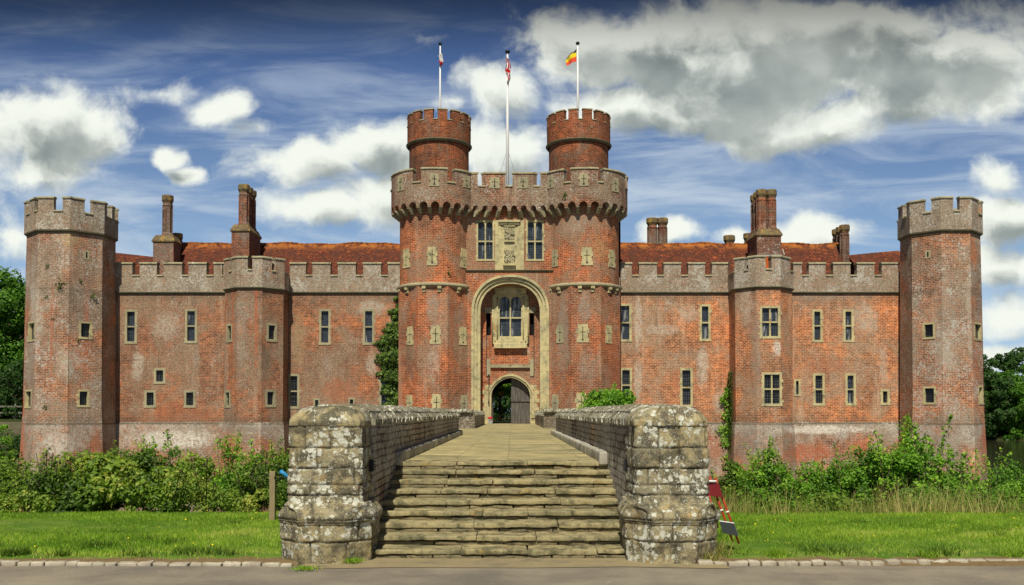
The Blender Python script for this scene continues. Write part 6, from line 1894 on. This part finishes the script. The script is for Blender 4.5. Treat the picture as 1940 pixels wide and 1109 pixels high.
# ivy: on the left range beside the gatehouse, and a thin climber on the right bay
def ivy(name, pts_fn, n, leaf, label, seed, mat='leaf_ivy'):
    global RNG
    RNG = np.random.default_rng(seed)
    P_, N_, T = pts_fn(n)
    root = empty(name, tuple(P_.mean(0) * [1, 1, 0]), label=label, cat='ivy')
    P_ = P_ - np.array(root.location)
    leaf_mesh('foliage', P_, N_, leaf, M[mat], T, parent=root)
    mb = MB()
    k = P_[:, 2].argmax(); b0 = P_[:, 2].min()
    mb.tube([(P_[:, 0].mean() + .1, P_[:, 1].max() - .03, b0), (P_[:, 0].mean() + .2, P_[:, 1].max() - .03, (b0 + P_[k, 2]) / 2), (P_[k, 0], P_[:, 1].max() - .03, P_[k, 2] * .95)], [.06, .04, .015], 6)
    mb.build('stem', M['bark'], parent=root)
def ivyL(n):
    prof = [(562, 753, 760), (585, 745, 761), (620, 734, 761), (640, 716, 761), (680, 715, 760), (720, 722, 760), (760, 730, 760), (800, 728, 758), (880, 726, 757)]
    y = RNG.uniform(562, 880, n)
    yy = [p[0] for p in prof]
    l_ = np.interp(y, yy, [p[1] for p in prof]) + 6 * np.sin(y * .21) + 4 * np.sin(y * .53); r_3 = np.interp(y, yy, [p[2] for p in prof])
    x = l_ + (r_3 - l_) * RNG.uniform(0, 1, n) ** .9
    Yd_ = Ywall - .08 - RNG.uniform(0, .55, n) * np.clip((x - l_) / 22, 0, 1) * (1 + .4 * np.sin(y * .16))
    Z_ = np.array([zat(b_, Ywall - .3) for b_ in y]); X_ = (x - 970) / F * Yd_ * 1.0
    T = .35 + .3 * np.sin(x * .5 + y * .23) + RNG.uniform(-.3, .4, n)
    return np.stack([X_, Yd_, Z_], 1), RNG.normal(size=(n, 3)) * .6 + [0, -1, .3], T
ivy('ivy', ivyL, 9000, .17, 'thick dark ivy climbing the wall in the corner left of the gatehouse', 140)
def ivyR(n):
    y = RNG.uniform(735, 870, n); c_ = 1378 + 5 * np.sin(y * .09) + 4 * np.sin(y * .23)
    half = np.interp(y, [735, 770, 800, 870], [3, 9, 12, 8])
    x = c_ + RNG.normal(size=n) * half * .55
    keep = x < 1391
    x = x[keep]; y = y[keep]; m_ = len(x)
    Yd_ = Ywall - .1 - RNG.uniform(0, .3, m_); Z_ = np.array([zat(b_, Ywall) for b_ in y])
    return np.stack([(x - 970) / F * Yd_, Yd_, Z_], 1), RNG.normal(size=(m_, 3)) * .6 + [0, -1, .3], RNG.uniform(.2, 1, m_)
ivy('ivy', ivyR, 900, .15, 'thin pale green climber beside the stone bay of the right range', 141, 'leaf_bright')
def ivyR2(n):
    y = RNG.uniform(705, 880, n); Yd_ = RNG.uniform(60.3, 61.4, n)
    Z_ = np.array([zat(b_, 61) for b_ in y])
    X_ = np.full(n, 15.88 - 1.80 - .06) - RNG.uniform(0, .12, n)
    return np.stack([X_, Yd_, Z_], 1), RNG.normal(size=(n, 3)) * .6 + [-1, -.3, .3], RNG.uniform(0, .7, n)
ivy('ivy', ivyR2, 1200, .14, 'narrow column of dark ivy in the shaded angle of the right bay', 142)
def ivyR3(n):
    y = RNG.uniform(790, 880, n); x = 1716 + RNG.normal(size=n) * 6
    Z_ = np.array([zat(b_, 61) for b_ in y]); Yd_ = np.full(n, 60.2) + RNG.uniform(-.2, .2, n)
    return np.stack([(x - 970) / F * Yd_ - .2, Yd_ - .6, Z_], 1), RNG.normal(size=(n, 3)) + [0, -.5, .3], RNG.uniform(.2, 1, n)
ivy('ivy', ivyR3, 500, .14, 'short climber at the left foot of the right corner tower', 143, 'leaf_bright')

# small plants rooted in the tower brickwork
def tuft_spot(i, f, x, y, s_, xf=None, lab=''):
    u, z = f.px(x, y); p = f(u, .03, z)
    if xf: p = xf(p)
    rg = np.random.default_rng(200 + i); n = 40
    P_ = rg.normal(size=(n, 3)) * np.array([s_, s_ * .5, s_]) * .5; P_[:, 1] = -np.abs(P_[:, 1])
    global RNG
    RNG = rg
    return leaf_mesh('wall_plant', P_, rg.normal(size=(n, 3)) + [0, -.6, .5], s_ * .5, M['leaf_ivy'], rg.uniform(0, .8, n), label=lab, cat='wall plant', group='small plants rooted in the brick towers'), p
i = 0
for (f, xf, x, y, s_, lab) in [
    (LT[1][0], LT[2], 115, 540, .26, 'largest brown plant clump high on the front of the left corner tower'),
    (LT[1][1], LT[2], 175, 562, .22, 'tuft right of centre on the left corner tower, below its slit window'),
    (LT[1][1], LT[2], 152, 533, .14, 'small tuft just under the slit of the left corner tower'),
    (LT[1][0], LT[2], 90, 505, .14, 'small tuft below the parapet band on the left corner tower'),
    (LT[1][0], LT[2], 89, 564, .12, 'small low tuft on the left face of the left corner tower'),
    (LT[1][1], LT[2], 148, 646, .12, 'tuft on the sill below the upper window of the left corner tower'),
    (LT[1][0], LT[2], 88, 773, .17, 'round dark tuft just above the plinth of the left corner tower'),
    (LT[1][0], LT[2], 100, 605, .10, 'tiny tuft level with the upper window on the left corner tower'),
    (Face((-30, 58.1), (30, 58.1)), None, 850, 517, .16, 'tuft on the left gate tower above its ring moulding'),
    (Face((-30, 58.1), (30, 58.1)), None, 1071, 371, .20, 'tuft under the battlements of the right gate tower')]:
    yy0 = None
    o, p = tuft_spot(i, f, x, y, s_, xf, lab)
    if i == 8: p = (p[0], CT[0][1] - math.sqrt(TR ** 2 - (p[0] - CT[0][0]) ** 2) - .02, p[2])
    if i == 9: p = (p[0], CT[1][1] - math.sqrt(PR ** 2 - (p[0] - CT[1][0]) ** 2) - .02, p[2])
    o.location = p; i += 1

# grass ------------------------------------------------------------
def blades(name, X_, Y_, Z_, h, w_, mat, tint, lean=.35, **kw):
    n = len(X_); ang = RNG.uniform(0, PI, n); dx, dy = np.cos(ang) * w_ / 2, np.sin(ang) * w_ / 2
    lx, ly = RNG.normal(size=n) * h * lean, RNG.normal(size=n) * h * lean
    a = np.stack([X_ - dx, Y_ - dy, Z_], 1); b_ = np.stack([X_ + dx, Y_ + dy, Z_], 1); c = np.stack([X_ + lx, Y_ + ly, Z_ + h], 1)
    V = np.stack([a, b_, c], 1).reshape(-1, 3)
    me = bpy.data.meshes.new(name); me.vertices.add(3 * n); me.vertices.foreach_set('co', V.astype(np.float32).ravel())
    me.loops.add(3 * n); me.loops.foreach_set('vertex_index', np.arange(3 * n, dtype=np.int32))
    me.polygons.add(n); me.polygons.foreach_set('loop_start', np.arange(0, 3 * n, 3, dtype=np.int32)); me.update(calc_edges=True)
    at_ = me.attributes.new('tint', 'FLOAT', 'POINT'); at_.data.foreach_set('value', np.repeat(np.clip(tint, 0, 1), 3).astype(np.float32))
    me.materials.append(mat); return put(bpy.data.objects.new(name, me), **kw)
gx_, gy_, gz_ = [], [], []
RNG = np.random.default_rng(9)
n = 420000
X_ = RNG.uniform(-10.5, 10.5, n); Y_ = 10.72 + RNG.uniform(0, 1, n) ** .85 * 4.9
ok = np.where(X_ < 0, X_ < -2.45 - (Y_ > 11.2) * .05, X_ > 2.15)
X_, Y_ = X_[ok], Y_[ok]
def vnoise(X_, Y_, f, s_): return (np.sin(X_ * f + s_) + np.sin(Y_ * f * 1.3 + s_ * 2) + np.sin((X_ + Y_) * f * .7 + s_ * 3) + np.sin((X_ - Y_ * 1.7) * f * 1.9 + s_)) / 4
edge_ = 11.06 + .16 * vnoise(X_, Y_ * 0, 3.1, 1) + .10 * vnoise(X_, Y_ * 0, 9.0, 2)
keep = (Y_ > edge_) | (RNG.uniform(0, 1, len(X_)) < .10)
X_, Y_, edge_ = X_[keep], Y_[keep], edge_[keep]
Z_ = np.array([ground_h(a, b_) for a, b_ in zip(X_[:1], Y_[:1])]).repeat(1)
kk = np.clip((Y_ - 10.62) / 1.2, 0, 1) * .05 + .01
kk = np.where(Y_ > 15.2, kk - 3.4 * ((Y_ - 15.2) / 4.3) ** 2 * 3, kk)
tuf = vnoise(X_, Y_, 2.3, 4) + .6 * vnoise(X_, Y_, 7.7, 5) + .8 * vnoise(X_ * .6, Y_ * 1.6, 1.1, 9)
h = RNG.uniform(.022, .06, len(X_)) * (1 + .45 * tuf)
tint = .42 + .22 * tuf + RNG.uniform(-.28, .3, len(X_)) + (RNG.uniform(0, 1, len(X_)) < .05) * .5
tint = tint - .10 + np.clip(.35 - (Y_ - edge_), 0, .35) * 1.3 + (vnoise(X_, Y_, 1.3, 12) > .35) * .18
blades('grass', X_, Y_, kk, h, .011, M['grass'], tint, kind='stuff')
n = 110
fx = RNG.uniform(-10, 10, n); fy = RNG.uniform(11.2, 15.2, n); okf = np.where(fx < 0, fx < -2.7, fx > 2.5); fx, fy = fx[okf], fy[okf]
leaf_mesh('buttercups', np.stack([fx, fy, np.full(len(fx), .115) + RNG.uniform(-.02, .02, len(fx))], 1), RNG.normal(size=(len(fx), 3)) * .3 + [0, -.5, 1], .022, M['fyellow'], np.zeros(len(fx)), 1.0, kind='stuff')
wx = []; wy = []
for _ in range(90):
    c_ = (RNG.uniform(-10, 10), 11.0 + RNG.uniform(0, 1) ** 2.2 * 4.0)
    if -2.7 < c_[0] < 2.4: continue
    m_ = int(RNG.uniform(60, 240)); s3 = RNG.uniform(.05, .16)
    wx.append(c_[0] + RNG.normal(size=m_) * s3); wy.append(c_[1] + RNG.normal(size=m_) * s3 * .7)
wx = np.concatenate(wx); wy = np.concatenate(wy); ok = wy > 10.85; wx, wy = wx[ok], wy[ok]
blades('weeds', wx, wy, np.full(len(wx), .03), RNG.uniform(.05, .12, len(wx)), .016, M['leaf_hedge'], RNG.uniform(0, .8, len(wx)), .6, kind='stuff')
# tall dry grasses on the right bank
n = 17000
X_ = RNG.uniform(2.35, 11, n); Y_ = RNG.uniform(14.9, 17.2, n)
den = vnoise(X_, Y_, 2.0, 7) + .5 * vnoise(X_, Y_, 5, 3)
ok = RNG.uniform(-.9, .9, n) < den; X_, Y_, den = X_[ok], Y_[ok], den[ok]
gz = np.where(Y_ > 15.2, .05 - 3.4 * (((Y_ - 15.2) / 4.3) ** 2 * (3 - 2 * (Y_ - 15.2) / 4.3)), .05)
blades('dry_grass', X_, Y_, gz, RNG.uniform(.12, .55, len(X_)) * (1 + .4 * den), .010, M['reed'], (.35 + .4 * den + RNG.uniform(-.4, .4, len(X_))), .25, kind='stuff')
# rust coloured dock and reeds near the moat edge
n = 3500
X_ = RNG.normal(size=n) * .28 + at(1407, 930, 19)[0]; Y_ = RNG.uniform(18.2, 19.6, n)
blades('reeds', X_, Y_, np.full(n, -2.2), RNG.uniform(1.6, 2.6, n), .025, M['reed'], RNG.uniform(-.1, .5, n), .06, kind='stuff')
# brownish tuft and weeds at the foot of the right pier
for (x, Y, s_, lab, mt, hh, sd_) in [(2.12, 10.75, .17, 'brown withered grass tuft at the outer foot of the right pier', 'reed', .16, 1), (2.32, 11.0, .16, 'green and brown grass tuft against the right pier base', 'reed', .22, 2),
                               (3.05, 10.95, .14, 'broad leaved green weed at the kerb right of the pier', 'grass', .13, 3), (5.75, 10.95, .15, 'larger dark green weed clump at the right kerb', 'grass', .13, 4),
                               (4.75, 10.9, .12, 'small green weed clump midway along the right kerb', 'grass', .10, 5), (-1.78, 10.62, .10, 'small green weed at the inner foot of the left pier', 'grass', .06, 6), (-2.2, 10.14, .12, 'low green weed growing in front of the left pier base', 'grass', .035, 7)]:
    RNG = np.random.default_rng(300 + sd_); n = 260
    o = blades('grass_tuft', RNG.normal(size=n) * s_ * .5, RNG.normal(size=n) * s_ * .4, np.zeros(n), RNG.uniform(.5, 1.1, n) * hh, .013, M[mt], RNG.uniform(0, .8, n), .55, label=lab, cat='grass tuft', group='weeds and tufts along the kerb')
    o.location = (x, Y, .02)
print('objects', len(bpy.data.objects))
